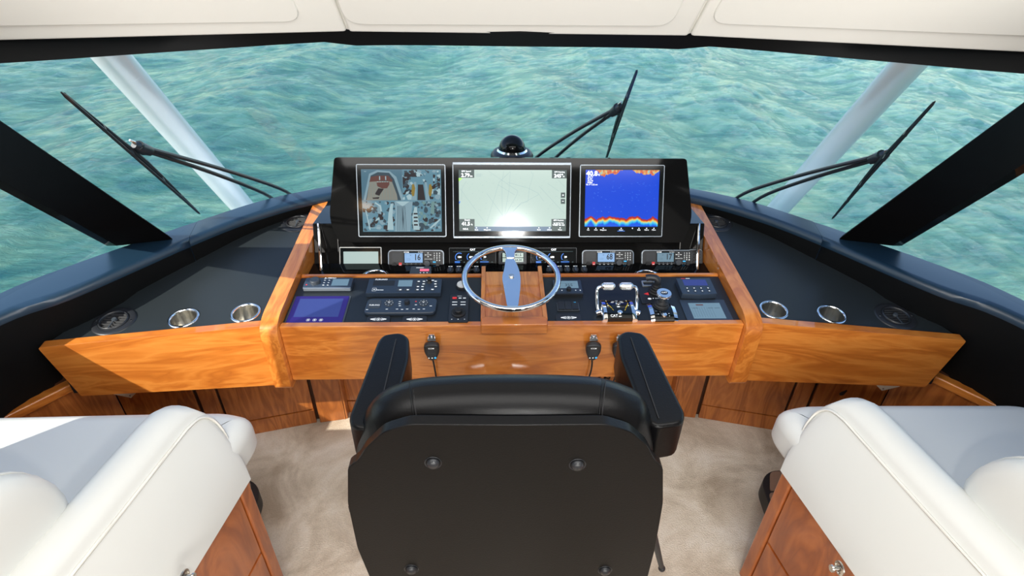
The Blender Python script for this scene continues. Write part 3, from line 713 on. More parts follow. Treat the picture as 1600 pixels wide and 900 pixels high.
# centre chart plotter
cx,cy,w_,h=POD.rect((709,372),(892,254))
t=POD.thing('chart_plotter','large centre helm screen showing a pale nautical chart','monitor',cx,cy,.0)
plate(t,'glass_front',0,0,w_-.004,h-.004,-.002,.010,'scrk',b=.003)
plate(t,'top_strip',0,h/2-.006,w_,.010,.002,.016,'bezel',.002); plate(t,'bottom_strip',0,-h/2+.004,w_,.008,.002,.016,'bezel',.002)
for s in (-1,1): plate(t,'side_strip',s*(w_/2-.001),0,.003,h-.01,.002,.013,'bezel',.001,.0005)
a=POD.rect((718,361),(885,266)); sx,sy=a[2],a[3]; ox,oy=a[0]-cx,a[1]-cy
bm=BM(); z0=.0106
frect(bm,X(0),X(1),Y(0),Y(1),z0,0)
mats=['chart','chartl','chartd','charts','wscreen','green','dial']
lw=.0007
U=lambda x,y:(X((x-50)/1155),Y(1-(y-108)/655))       # chart read off an enlarged view of the photograph
for L_ in ([(370,125),(680,330),(672,370),(540,600),(555,650),(610,650)],[(65,310),(340,690),(480,240),(600,125)],[(515,605),(510,240),(530,125)],[(540,580),(590,300),(600,130)],[(470,265),(650,375)],[(570,240),(790,300),(900,355),(960,440)],[(820,125),(845,160),(805,300),(790,445),(720,455),(630,550)],[(910,280),(1190,575)],[(350,360),(515,590)],[(130,230),(85,300),(75,430)],[(640,540),(700,480),(905,370)],[(1110,210),(1190,290)],[(520,620),(580,690)],[(1120,330),(1000,250)]):
    line(bm,[U(*p) for p in L_],lw,z0+.0003,1)
random.seed(11)
for k in range(75):
    x=random.uniform(65,1190); y=random.uniform(120,690); q=U(x,y); frect(bm,q[0]-.0009,q[0]+.0009,q[1]-.0007,q[1]+.0007,z0+.0003,1)
for k in range(5): q=U(235,152+k*7); frect(bm,q[0],q[0]+.02+.006*(k==1),q[1],q[1]+.0006,z0+.0003,1)
frect(bm,X(0),X(1),Y(0),Y(.075),z0+.0005,3)
for u0,u1,v0,v1 in ((0,.143,.87,1),(.862,1,.865,1),(0,.143,0,.20),(.862,1,0,.20),(.948,.988,.55,.635),(.948,.988,.45,.53)): frect(bm,X(u0),X(u1),Y(v0),Y(v1),z0+.0008,2)
q=X(.0); flat(bm,[(X(0),Y(.865)),(X(.035),Y(.865)),(X(0),Y(.81))],z0+.0008,5); flat(bm,[(X(0),Y(.49)),(X(.014),Y(.49)),(X(.004),Y(.45)),(X(0),Y(.45))],z0+.0008,6)
T=lambda s_,u,v,size,bold=False,mi=4: addtext(bm,s_,X(u),Y(v),z0+.0012,size,mi,bold)
T('GPS Speed',.07,.975,.0085); T('2.79',.062,.91,.019,True); T('kn',.116,.897,.010)
T('GPS Heading',.932,.968,.0078); T('245°',.925,.905,.019,True); T('M',.972,.892,.009)
T('Depth',.075,.183,.0085); T('41.5',.062,.12,.019,True); T('ft',.118,.108,.010); T('N5.8.',.06,.035,.010)
T('GPS Position',.93,.178,.0078); T('N 25°0.713',.93,.13,.0085); T('W080°05.163',.93,.10,.0085)
T('+',.968,.59,.012,True); T('−',.968,.49,.012,True)
for u,s_ in ((.16,'Back'),(.26,'Waypoint'),(.745,'Mark'),(.845,'Charts'),(.945,'Menu')): T(s_,u,.022,.007); disc(bm,X(u),Y(.055),.0022,z0+.0012,4)
P_('chart_picture',bm,mats,t,0)
# right monitor, sonar
cx,cy,w_,h=POD.rect((904,370),(1038,258))
t=POD.thing('monitor','right helm monitor showing a deep blue sonar picture','monitor',cx,cy,.0)
plate(t,'glass_front',0,0,w_-.004,h-.004,-.002,.006,'scrk'); bezelframe(t,w_,h,.003,.008,'bezel')
a=POD.rect((913,354),(1030,266)); sx,sy=a[2],a[3]; ox,oy=a[0]-cx,a[1]-cy
bm=BM(); frect(bm,X(0),X(1),Y(0),Y(1),.0068,0); P_('sonar_picture',bm,'sonar',t,0)
bm=BM(); z0=.0066
addtext(bm,'40.8',X(.085),Y(.935),z0+.0012,.026,0,True); addtext(bm,'ft',X(.18),Y(.915),z0+.0012,.011,0)
for k,s_ in enumerate(('68.5°F','N 25°','30.173','W080','05.17 1.52 nm')): addtext(bm,s_,X(.045+.008*len(s_)*.4),Y(.875-.033*k),z0+.0012,.008,0)
for k,s_ in enumerate(('Info','Mark','Waypoint','Home','','Back','Charts','Menu')):
    u=(.05,.155,.255,.50,.655,.745,.85,.95)[k]; addtext(bm,s_,X(u),Y(-.06),z0+.0006,.0065,0); disc(bm,X(u),Y(-.03),.002,z0+.0006,0)
frect(bm,X(.45),X(.55),Y(-.085),Y(-.075),z0+.0006,1)
for k in range(60):
    u=random.uniform(.1,.95); v=random.uniform(.25,.8); frect(bm,X(u),X(u+.012),Y(v),Y(v+.004),z0+.0006,1)
P_('screen_writing',bm,['wscreen','dial'],t,0)
# compass behind the pod
q=aty(800,240,2.42); t=thing('compass','black dome compass on its base behind the top of the screens','compass',(q.x,2.42,.985))
bm=BM(); lathe(bm,[(0,-.07),(.095,-.07),(.095,.035),(.085,.05),(.075,.055),(0,.056)],seg=32); P_('base',bm,'plastic',t)
bm=BM(); lathe(bm,[(.060,.052),(.062,.065)]+[(.058*math.cos(R(a)),.065+.058*math.sin(R(a))) for a in range(0,91,10)][:-1]+[(0,.123)],seg=32); P_('dome',bm,'gloss',t)
bm=BM(); lathe(bm,[(.064,.050),(.068,.056),(.063,.064)],seg=32); P_('dome_ring',bm,'chrome',t)
# ---------------------------------------------------------------- radios, small displays on the sloping face
def radio(bl,tr,num,label,dim=False):
    cx,cy,w_,h=INS.rect(bl,tr,.012); t=INS.thing('marine_radio',label,'radio',cx,cy,0,'fixed marine radios under the helm screens')
    plate(t,'rim',0,0,w_,h,0,.012,'bezel',.016,.004); plate(t,'face',0,-.0005,w_*.955,h*.88,.010,.0145,'plastic',.012,.002)
    z=.0145; X=lambda u:(u-.5)*w_; Y=lambda v:(.5-v)*h      # v runs down the face
    bm=BM(); box(bm,X(.285),X(.635),Y(.69),Y(.10),z-.001,z+.0012,.0008); P_('screen_surround',bm,'scrk',t)
    bm=BM(); frect(bm,X(.30),X(.62),Y(.66),Y(.17),z+.0016,0)
    addtext(bm,num,X(.525),Y(.40),z+.002,h*.42,1,True,.8); line(bm,[(X(.33),Y(.46)),(X(.40),Y(.46)),(X(.40),Y(.53)),(X(.33),Y(.53))],.0005,z+.002,1); frect(bm,X(.40),X(.415),Y(.30),Y(.275),z+.002,1)
    frect(bm,X(.30),X(.62),Y(.20),Y(.19),z+.002,1)
    P_('display',bm,['lcdg' if dim else 'lcd','ink'],t,0)
    bm=BM()
    for k in range(7): yy=.17+k*.065; box(bm,X(.085),X(.255),Y(yy+.022),Y(yy),z-.0005,z+.001)
    P_('speaker_grille',bm,'plastic2',t)
    bm=BM(); cyl(bm,w_*.043,z,z+.006,(X(.12),Y(.78)),16,b=.001); P_('socket_cap',bm,'rubber',t)
    bm=BM(); box(bm,X(.20),X(.25),Y(.88),Y(.66),z,z+.004,.001); P_('red_cover',bm,'red',t)
    bm=BM(); cyl(bm,w_*.058,z,z+.014,(X(.70),Y(.70)),22,w_*.052,b=.001); P_('channel_knob',bm,'plastic2',t)
    bm=BM(); cyl(bm,w_*.035,z,z+.010,(X(.885),Y(.79)),18,w_*.03); P_('volume_knob',bm,'plastic',t)
    bm=BM(); box(bm,X(.80),X(.85),Y(.66),Y(.60),z,z+.002,.0005); P_('blue_key',bm,'blueb',t)
    bm=BM()
    for r_ in range(4):
        for c2 in range(3): box(bm,X(.825+c2*.047-.014),X(.825+c2*.047+.014),Y(.17+r_*.115+.055),Y(.17+r_*.115),z-.001,z+.0022,.0006)
    for k in range(4): box(bm,X(.315+k*.08-.0),X(.365+k*.08),Y(.83),Y(.76),z-.001,z+.002,.0006)
    P_('keys',bm,'plastic2',t)
    bm=BM()
    for r_ in range(4):
        for c2 in range(3):
            n_=r_*3+c2; addtext(bm,'123456789*0#'[n_],X(.825+c2*.047),Y(.17+r_*.115+.028),z+.0026,.0085,0,True)
    for u,v in ((.715,.17),(.67,.27),(.76,.27),(.715,.36)): frect(bm,X(u)-.003,X(u)+.003,Y(v)-.0012,Y(v)+.0012,z+.0012)
    addtext(bm,'ENT',X(.715),Y(.27),z+.0012,.006)
    addtext(bm,'HI/LO',X(.685),Y(.48),z+.0012,.006); addtext(bm,'SCAN',X(.755),Y(.48),z+.0012,.006); addtext(bm,'SQL VOL',X(.82),Y(.80),z+.0012,.005)
    addtext(bm,'ICOM',X(.335),Y(.135),z+.0016,.008,0,True); addtext(bm,'IC-M605',X(.585),Y(.135),z+.0016,.006)
    for k in range(4): frect(bm,X(.325+k*.08),X(.355+k*.08),Y(.795)-.0008,Y(.795)+.0008,z+.0024); frect(bm,X(.338+k*.08),X(.343+k*.08),Y(.72),Y(.70),z+.0014)
    frect(bm,X(.205),X(.245),Y(.80),Y(.77),z+.0044)
    P_('key_print',bm,'white',t,0)
    return t
radio((606,421),(694,390),'16','grey-rimmed marine radio left of the engine displays, showing channel 16')
radio((909,419),(991,390),'68','grey-rimmed marine radio right of the wheel, showing channel 68')
radio((1002,419),(1083,390),'17','grey-rimmed marine radio at the right of the row, showing channel 17',True)
# partly hidden fourth radio by the right rail
cx,cy,w_,h=INS.rect((1094,420),(1140,389),.012)
t=INS.thing('handset_panel','dark keypad handset panel half hidden by the right console rail','radio',min(cx,.765),cy)
plate(t,'rim',0,0,.062,h,0,.010,'bezel',.012,.003); plate(t,'face',0,0,.058,h*.9,.008,.012,'plastic',.010,.001)
bm=BM(); [cyl(bm,.003,.012,.0135,(-.018+c2*.012,.024-r_*.012),8) for r_ in range(4) for c2 in range(4)]; P_('keys',bm,'plastic2',t)
bm=BM(); tube(bm,smoothline([(-.015,-h/2,.008),(-.02,-h/2-.02,.02),(.0,-h/2-.03,.028),(.02,-h/2-.04,.02)],5),.003,6); P_('cord',bm,'rubber',t)
# blank pale display
cx,cy,w_,h=INS.rect((531,421),(596,386),.008)
t=INS.thing('small_display','small blank pale green display in a thin silver frame, left end of the row','display',cx,cy)
bezelframe(t,w_,h,.003,.010,'bezel2',.004); plate(t,'glass_front',0,0,w_-.006,h-.006,0,.006,'scrk',.003)
bm=BM(); frect(bm,-w_*.41,w_*.42,-h*.42,h*.30,.0066); P_('screen',bm,'pale',t,0)
# engine displays
def engine(bl,tr,label,nums):
    cx,cy,w_,h=INS.rect(bl,tr,.006); t=INS.thing('engine_display',label,'display',cx,cy,0,'dark engine displays either side of the wheel')
    plate(t,'glass_front',0,0,w_-.003,h-.003,0,.005,'scrk',.003); bezelframe(t,w_,h,.0018,.0062,'plastic2',.003)
    X=lambda u:(u-.5)*w_; Y=lambda v:(.5-v)*h; z=.0056; bm=BM()
    def arc(u,v,r,a0,a1,mi=0):
        L_=[(X(u)+r*math.cos(R(a0+(a1-a0)*i/12)),Y(v)+r*math.sin(R(a0+(a1-a0)*i/12))) for i in range(13)]; line(bm,L_,.0032,z,mi)
    for i,u in enumerate((.22,.47,.76)):
        arc(u,.40,.017,60 if i==0 else 120,220); addtext(bm,nums[i],X(u),Y(.40),z+.0002,.011,1,True); frect(bm,X(u-.05),X(u+.05),Y(.53),Y(.52),z,2)
    for k in range(3): frect(bm,X(.12),X(.23-.0*k),Y(.64+k*.11),Y(.57+k*.11),z,0); frect(bm,X(.31),X(.33),Y(.62+k*.11),Y(.60+k*.11),z,2)
    for k in range(2): frect(bm,X(.66),X(.84-.03*k),Y(.62+k*.21),Y(.58+k*.21),z,0); frect(bm,X(.66),X(.80),Y(.70+k*.19),Y(.69+k*.19),z,2); frect(bm,X(.90),X(.93),Y(.61+k*.2),Y(.60+k*.2),z,2)
    for k in range(4): frect(bm,X(.58),X(.61),Y(.62+k*.08),Y(.60+k*.08),z,2)
    addtext(bm,'CAT',X(.5),Y(.085),z+.0002,.011,1,True); frect(bm,X(.08),X(.92),Y(.165),Y(.16),z,2)
    for k in range(3): flat(bm,[(X(.70+k*.09),Y(.96)),(X(.73+k*.09),Y(.96)),(X(.715+k*.09),Y(.93))],z,1)
    P_('gauge_picture',bm,['dial','wscreen','chartl'],t,0); return t
engine((702,424),(775,387),'dark engine display with blue dials to the left of the wheel spoke',('184','601','39'))
engine((829,424),(901,387),'dark engine display with blue dials to the right of the wheel spoke',('189','600','39'))
cx,cy,w_,h=INS.rect((779,423),(823,392),.012)
t=INS.thing('depth_gauge','grey depth gauge with pale digits behind the steering wheel spoke','gauge',cx,cy)
plate(t,'case',0,0,w_,h,0,.012,'plastic2',.010,.004); plate(t,'lens',0,h*.18,w_*.8,h*.48,.011,.0135,'scrk',.004,.001)
bm=BM(); X=lambda u:(u-.5)*w_; Y=lambda v:(.5-v)*h
for u0,u1 in ((.14,.48),(.53,.88)):
    for v0,v1 in ((.10,.33),(.36,.56)): frect(bm,X(u0),X(u1),Y(v1),Y(v0),.014,0)
addtext(bm,'41.5',X(.70),Y(.21),.0143,.015,1,True); addtext(bm,'64.34',X(.70),Y(.46),.0143,.012,1,True); addtext(bm,'2.8',X(.3),Y(.21),.0143,.015,1,True)
P_('digits',bm,['lcd2','ink'],t,0)
for u,mt in ((.15,'blueb'),(.85,'plastic')):
    bm=BM(); cyl(bm,.007,.011,.015,(X(u),Y(.80)),14); P_('button',bm,mt,t)
bm=BM(); box(bm,X(.76),X(.94),Y(.82),Y(.78),.0152,.0156); P_('button_print',bm,'white',t,0)
# rotary switches along the foot of the face
lab=['black rotary switch, %s of the row left of the wheel pod','black rotary switch, %s of the row right of the wheel pod']
for i,(px_,side,nm) in enumerate([(703,0,'leftmost'),(716,0,'second from left'),(730,0,'third from left'),(744,0,'fourth from left'),(752,0,'rightmost'),(860,1,'leftmost'),(876,1,'second from left'),(888,1,'third from left'),(901,1,'fourth from left'),(915,1,'rightmost')]):
    q=atz(px_,430,.74); 
    if px_ in (752,): continue
    t=thing('rotary_switch',lab[side]%nm,'switch',(q.x,1.90,.735),(R(35),0,0),'rotary switches in front of the engine displays')
    bm=BM(); lathe(bm,[(0,-.02),(.013,-.02),(.013,.008),(.011,.010),(0,.010)],seg=16); P_('knob_base',bm,'plastic',t)
    bm=BM(); box(bm,-.004,.004,-.010,.010,.009,.018,.002); P_('pointer',bm,'navy',t)
    bm=BM(); frect(bm,-.008,.008,.012,.0145,.0105); P_('mark',bm,'white',t,0)
# small device with red display in the recess
q=atz(657,431,.72); t=thing('clip_meter','small dark meter with a red lit display lying in the console recess','display',(q.x,q.y+.01,TR+.008),(R(18),0,0))
bm=BM(); prism(bm,[(-.045,-.03),(.045,-.03),(.040,.03),(-.038,.03)],z0=.001,z1=.012,b=.002); P_('case',bm,'plastic2',t)
bm=BM(); box(bm,-.002,.033,.004,.014,.012,.0135,.001); P_('lit_display',bm,'pink',t)
bm=BM(); frect(bm,-.018,.012,.020,.0225,.0126); [frect(bm,-.002+k*.013,.003+k*.013,-.006,-.003,.0126) for k in range(3)]; P_('print',bm,'white',t,0)
# ---------------------------------------------------------------- devices on the flat console panels
def dev(name,label,cat,bl,tr,z,group=None):
    cx,cy,w_,h=PAN.rect(bl,tr,z); return PAN.thing(name,label,cat,cx,cy,0,group),w_,h
def knob(par,x,y,z,r,hh,mat='plastic',name='knob'):
    bm=BM(); lathe(bm,[(0,z),(r,z),(r*.95,z+hh*.85),(r*.8,z+hh),(0,z+hh)],(x,y,0),seg=20); return P_(name,bm,mat,par,35)
# stereo control, far left
t,w_,h=dev('stereo_control','dark stereo control with a big round knob, far left of the console','control',(472,449),(553,433),.022)
bm=BM(); prism(bm,roundpoly([(-w_/2,-h/2),(w_/2,-h/2),(w_/2,h/2),(-w_/2,h/2)],.008),z0=0,z1=.022,b=.004); P_('case',bm,'navy',t)
plate(t,'chin',0,-h/2+.001,w_*.98,.008,.006,.020,'bezel',.003)
knob(t,-w_*.27,0,.022,.019,.014,'plastic2','volume_knob')
bm=BM(); frect(bm,w_*.08,w_*.42,-h*.35,h*.30,.0224); P_('display',bm,'lcdg',t,0)
bm=BM(); [frect(bm,-w_*.10+i*.016,-w_*.10+i*.016+.006,-h*.32+j*.014,-h*.32+j*.014+.003,.0225) for i in range(2) for j in range(4)]; addtext(bm,'JL AUDIO',w_*.02,h*.40,.0225,.010,0,True); P_('print',bm,'white',t,0)
bm=BM(); disc(bm,-w_*.43,-h*.25,.003,.0225); P_('red_mark',bm,'red',t,0)
# tablet
t,w_,h=dev('touch_panel','flush touch panel with a dark violet screen, front left of the console','screen',(443,506),(549,462),.004)
plate(t,'frame',0,0,w_,h,0,.003,'plastic2',.004); plate(t,'glass_front',0,0,w_*.94,h*.965,.002,.005,'tabf',.003,.001)
bm=BM(); frect(bm,-w_*.38,w_*.38,-h*.28,h*.38,.0054); P_('screen',bm,'tabs',t,0)
bm=BM()
for x in (-.022,0,.022):
    L_=[(x+.006*math.cos(2*PI*i/14),-h*.385+.006*math.sin(2*PI*i/14)) for i in range(15)]; line(bm,L_,.001,.0056)
    disc(bm,x,-h*.385,.0028,.0056)
P_('touch_icons',bm,'white',t,0)
# upper long control unit
t,w_,h=dev('radar_control','upper long console control unit with a pale display and small joystick','control',(571,458),(691,435),.020)
bm=BM(); prism(bm,roundpoly([(-w_/2,-h/2),(w_/2,-h/2),(w_/2,h/2),(-w_/2,h/2)],.004),z0=0,z1=.020,b=.003); P_('case',bm,'navy',t)
X=lambda u:(u-.5)*w_; Y=lambda v:(.5-v)*h; z=.0203
bm=BM(); frect(bm,X(.07),X(.36),Y(.50),Y(.14),z,0); P_('smoked_window',bm,'plastic',t,0)
bm=BM(); frect(bm,X(.41),X(.60),Y(.56),Y(.12),z,0); P_('display',bm,'lcdg',t,0)
bm=BM(); [box(bm,X(u),X(u+.075 if u<.6 else u+.05),Y(.86),Y(.72),.0195,.0215,.0006) for u in (.41,.51,.65,.73,.86)]; [box(bm,X(u),X(u+.045),Y(v+.12),Y(v),.0195,.0215,.0006) for u in (.65,.735,.90) for v in (.16,.34,.52)]; P_('keys',bm,'plastic2',t)
bm=BM(); addtext(bm,'FURUNO',X(.17),Y(.07),z,.011,0,True); addtext(bm,'Navnet',X(.18),Y(.79),z,.009,0,True)
line(bm,[(X(.08),Y(.86)),(X(.08),Y(.66)),(X(.13),Y(.66)),(X(.13),Y(.86)),(X(.08),Y(.86))],.001,z); disc(bm,X(.105),Y(.76),.003,z)
[frect(bm,X(u),X(u+.03),Y(v+.06),Y(v),.0217) for u,v in ((.74,.20),(.74,.38),(.90,.20),(.90,.38),(.73,.56),(.91,.56),(.735,.76),(.87,.76),(.67,.2),(.67,.56),(.44,.77),(.54,.77),(.67,.77),(.79,.13),(.86,.13))]; P_('key_print',bm,'white',t,0)
bm=BM(); lathe(bm,[(0,.020),(.011,.020),(.006,.028),(.009,.034),(.008,.038),(0,.039)],(X(.83),Y(.26),0),seg=16); P_('thumb_stick',bm,'rubber',t)
# lower keyboard unit
t,w_,h=dev('trackball_keyboard','lower long console keypad with two round cursor pads and a centre knob','control',(567,489),(684,465),.016)
bm=BM(); prism(bm,roundpoly([(-w_/2,-h/2),(w_/2*.97,-h/2),(w_/2,h/2),(-w_/2*.96,h/2)],[.02,.02,.02,.02],5),z0=0,z1=.016,b=.005,seg=3); P_('case',bm,'navy',t)
z=.0163; plate(t,'cover_tab',X(.13),Y(.42),w_*.18,h*.55,.015,.018,'plastic2',.008)
for u in (.33,.81):
    bm=BM(); lathe(bm,[(0,.016),(.017,.016),(.016,.019),(.010,.0195),(.009,.018),(0,.018)],(X(u),Y(.38),0),seg=24); P_('cursor_pad',bm,'plastic2',t)
knob(t,X(.58),Y(.38),.016,.010,.014)
bm=BM()
for u in (.33,.81):
    for a in range(0,360,45): disc(bm,X(u)+.0135*math.cos(R(a)),Y(.38)+.0135*math.sin(R(a)),.0012,.0197,0,6)
    line(bm,[(X(u)+.006*math.cos(R(a)),Y(.38)+.006*math.sin(R(a))) for a in range(40,150,15)],.0014,.0197); disc(bm,X(u),Y(.38),.002,.0197)
[frect(bm,X(u),X(u)+.008,Y(v),Y(v)+.0025,z) for u,v in ((.30,.78),(.44,.78),(.51,.80),(.58,.78),(.67,.78),(.74,.80),(.81,.78),(.46,.28),(.46,.42),(.47,.56),(.69,.50),(.90,.58),(.03,.80))]
addtext(bm,'FURUNO',X(.135),Y(.52),.0183,.009,0,True); P_('key_print',bm,'white',t,0)
bm=BM(); disc(bm,X(.70),Y(.26),.003,z); P_('power_mark',bm,'red',t,0)
# winged cover plates
for bl,tr,lb in (((571,506),(611,492),'black cover plate with white winged emblem, left one below the long keypad'),((627,506),(668,492),'black cover plate with white winged emblem, right one below the long keypad'),((869,503),(908,490),'black cover plate with white winged emblem, below the three rocker switches')):
    t,w_,h=dev('emblem_plate',lb,'plate',bl,tr,.006,'winged emblem cover plates on the console')
    plate(t,'plate',0,0,w_,h,0,.006,'plastic',.012,.003)
    bm=BM(); z=.0064
    L_=[(.0065*math.cos(2*PI*i/16),.0065*math.sin(2*PI*i/16)) for i in range(17)]; line(bm,L_,.0015,z); disc(bm,0,0,.0032,z)
    for s in (-1,1):
        for a,c2 in (((.009,.006),(.028,.0012)),((.009,.002),(.028,.0002)),((.009,-.002),(.026,-.0012)),((.009,-.0055),(.020,-.003))): line(bm,[(s*a[0],a[1]),(s*c2[0],c2[1])],.0018,z)
    P_('winged_emblem',bm,'white',t,0)
# silver push button
q=PAN.uv(722,444,.012); t=PAN.thing('round_button','round white push button half behind the left of the wheel rim','button',q[0],q[1])
bm=BM(); lathe(bm,[(0,0),(.024,0),(.024,.006),(.021,.010),(0,.010)],seg=24); P_('bezel',bm,'plastic',t)
bm=BM(); lathe(bm,[(0,.010),(.0195,.010),(.0185,.014),(0,.0148)],seg=24); P_('cap',bm,'vinylp',t)
# dial control left of the wheel
t,w_,h=dev('dial_remote','black remote keypad with a round dial and red key, left of the wheel','control',(700,503),(733,460),.014)
plate(t,'case',0,0,w_,h,0,.014,'plastic',.004,.002)
bm=BM(); lathe(bm,[(0,.014),(.025,.014),(.025,.018),(.020,.020),(.017,.018),(.012,.018),(.012,.026),(.009,.029),(0,.029)],(0,-h*.18,0),seg=26); P_('dial',bm,'rubber',t,35)
bm=BM(); box(bm,-.025,-.010,h*.33,h*.39,.0135,.016,.0005); P_('red_key',bm,'red',t)
bm=BM()
for x in (0.002,.018): frect(bm,x-.005,x+.005,h*.345,h*.375,.0143)
for x in (-.016,.014):
    for y in (.20,.10): frect(bm,x-.009,x+.009,h*y,h*y+.0035,.0143)
frect(bm,-.008,.008,h*.43,h*.44,.0143); [frect(bm,x,x+.004,-h*.42,-h*.405,.0143) for x in (-.024,-.002,.02)]; P_('print',bm,'white',t,0)
# autopilot display
t,w_,h=dev('autopilot_display','navy autopilot display reading 355 half behind the right of the wheel','display',(866,458),(907,437),.016)
bm=BM(); prism(bm,roundpoly([(-w_/2,-h/2),(w_/2,-h/2),(w_/2,h/2),(-w_/2,h/2)],.004),z0=0,z1=.016,b=.002); P_('case',bm,'navy',t)
plate(t,'chin',0,-h/2,w_,.010,.0,.015,'plastic',.002)
X=lambda u:(u-.5)*w_; Y=lambda v:(.5-v)*h
bm=BM(); frect(bm,X(.18),X(.88),Y(.64),Y(.10),.0164,0); addtext(bm,'355',X(.55),Y(.42),.0167,.020,1); line(bm,[(X(.3),Y(.27)),(X(.8),Y(.27))],.0006,.0167,1); P_('display',bm,['lcdg','ink'],t,0)
knob(t,X(.52),Y(.78),.016,.009,.012)
bm=BM(); [disc(bm,X(u),Y(.80),.0025,.0163) for u in (.14,.28,.76,.92)]; P_('print',bm,'white',t,0)
# rocker switches
t,w_,h=dev('rocker_switches','frame of three grey rocker switches below the autopilot display','switch',(871,485),(904,472),.006)
plate(t,'frame',0,0,w_,h,0,.005,'plastic2',.003)
for k in range(3):
    bm=BM(); prism(bm,[(-h*.42,.004),(h*.42,.004),(h*.42,.013),(0,.008),(-h*.42,.009)],z0=(k-1.5)*w_*.31+.001,z1=(k-.5)*w_*.31-.001,b=.001,fn=lambda y,z_,x:(x,y,z_)); P_('rocker',bm,'plastic',t)
bm=BM(); [frect(bm,(k-1)*w_*.31-.004,(k-1)*w_*.31+.004,h*.30,h*.34,.0125) for k in (2,)]; P_('indicator',bm,'blueb',t,0)
# twin throttle
t,w_,h=dev('throttle_control','chrome twin lever throttle with black face, right of the wheel','throttle',(942,500),(987,468),.02)
def arch(y): return .008+.030*math.sqrt(max(0,1-((y+.004)/(h*.56))**2))
for s in (-1,1):
    bm=BM(); rings=[]
    for i in range(13):
        y=-h/2+h*i/12; a_=arch(y); x0,x1=s*w_*.36,s*w_*.5; rings.append([(x0,y,0),(x1,y,0),(x1,y,a_*.8),(x0+(x1-x0)*.7,y,a_),(x0,y,a_)])
    loft(bm,rings); P_('cheek',bm,'chrome',t,50)
bm=BM(); rings=[]
for i in range(13):
    y=-h*.47+h*.94*i/12; a_=arch(y)-.002; x=w_*.355; rings.append([(-x,y,0),(x,y,0),(x,y,a_),(-x,y,a_)])
loft(bm,rings); P_('face',bm,'scrk',t,50)
def onarch(pts,wd,mi,bm_): 
    for (ax,ay),(bx,by) in zip(pts,pts[1:]):
        L=math.hypot(bx-ax,by-ay); nx,ny=-(by-ay)/L*wd/2,(bx-ax)/L*wd/2
        q=[(ax-nx,ay-ny),(bx-nx,by-ny),(bx+nx,by+ny),(ax+nx,ay+ny)]; f=bm_.faces.new([bm_.verts.new((x,y,arch(y)-.001)) for x,y in q]); f.material_index=mi
bm=BM()
for s in (-1,1):
    onarch([(s*w_*.30,h*.36),(s*w_*.30,h*.10),(s*w_*.20,-h*.10)],.0028,1,bm); onarch([(s*w_*.20,-h*.13),(s*w_*.16,-h*.2)],.0018,1,bm)
    for y in (.28,.14): onarch([(s*w_*.43,h*y),(s*w_*.43,h*(y-.10))],.004,1,bm)
    for y in (.36,0): onarch([(s*w_*.30,h*y+.004),(s*w_*.30,h*y)],.004,0,bm)
for x,y in ((-.014,.27),(.0,.33),(.016,.27),(-.018,.20),(.018,.20),(0,-.02),(0,-.05),(0,-.42)): onarch([(x-.005,h*y),(x+.005,h*y)],.003,0,bm)
t_=textmesh('CAT',.013,0,True); base={}
for v in t_.verts: y=v.co.y-h*.40; base[v.index]=bm.verts.new((v.co.x-w_*.17,y,arch(y)-.0012))
for f in t_.faces: bm.faces.new([base[v.index] for v in f.verts]).material_index=0
P_('face_print',bm,['white','yellow'],t,0)
for y in (h*.12,-h*.28): knob(t,0.001,y,arch(y)-.004,.0095,.007,'chrome','selector')
for s,nm in ((-1,'lever'),(1,'lever')):
    bm=BM(); x=s*(w_*.5+.008); pz=[(s*w_*.5,-h*.0,.014),(x,h*.05,.016),(x+s*.003,h*.28,.040),(x+s*.002,h*.46,.066),(x-s*.004,h*.52,.076),(x-s*.018,h*.53,.080)]
    tube(bm,smoothline(pz,5),.0062,10); tube(bm,[(s*(w_*.5+.002),-h*.04,.012),(x+s*.010,-h*.10,.010)],.011,12)
    lv=P_(nm,bm,'chrome',t,60)
    bm=BM(); gx0,gx1=x-s*.010,s*.0055; 
    g=[]; 
    for i in range(15): u=i/14; g.append(((gx0+(gx1-gx0)*u),h*.53,.080))
    rr=[.0125*(.35 if i in(0,14) else .8 if i in (1,13) else 1) for i in range(15)]
    tube(bm,g,rr,14)
    for i in range(3,12):
        for a in range(0,360,45):
            c_0=Vector((g[i][0],g[i][1]+.0122*math.cos(R(a+20*(i%2))),g[i][2]+.0122*math.sin(R(a+20*(i%2))))); bmesh.ops.create_icosphere(bm,subdivisions=1,radius=.0026,matrix=Matrix.Translation(c_0))
    P_('grip',bm,'chrome',lv,60)
# joystick with chrome head
t,w_,h=dev('joystick','stubby joystick with chrome head on an arched chrome mount','joystick',(1018,501),(1050,474),.016)
def arch2(y): return .006+.024*math.sqrt(max(0,1-(y/(h*.54))**2))
for s in (-1,1):
    bm=BM(); rings=[[(s*w_*.36,y,0),(s*w_*.5,y,0),(s*w_*.5,y,arch2(y)*.85),(s*w_*.36,y,arch2(y))] for y in [-h/2+h*i/12 for i in range(13)]]; loft(bm,rings); P_('cheek',bm,'chrome',t,50)
bm=BM(); rings=[[(-w_*.355,y,0),(w_*.355,y,0),(w_*.355,y,arch2(y)-.002),(-w_*.355,y,arch2(y)-.002)] for y in [-h*.48+h*.96*i/12 for i in range(13)]]; loft(bm,rings); P_('face',bm,'scrk',t,50)
jx,jy=0,h*.24
bm=BM(); lathe(bm,[(.0,.018),(.030,.018),(.031,.026),(.026,.029),(.027,.034),(.021,.038),(.022,.043),(.016,.045),(.014,.050),(0,.05)],(jx,jy,0),seg=24); P_('gaiter',bm,'rubber',t,50)
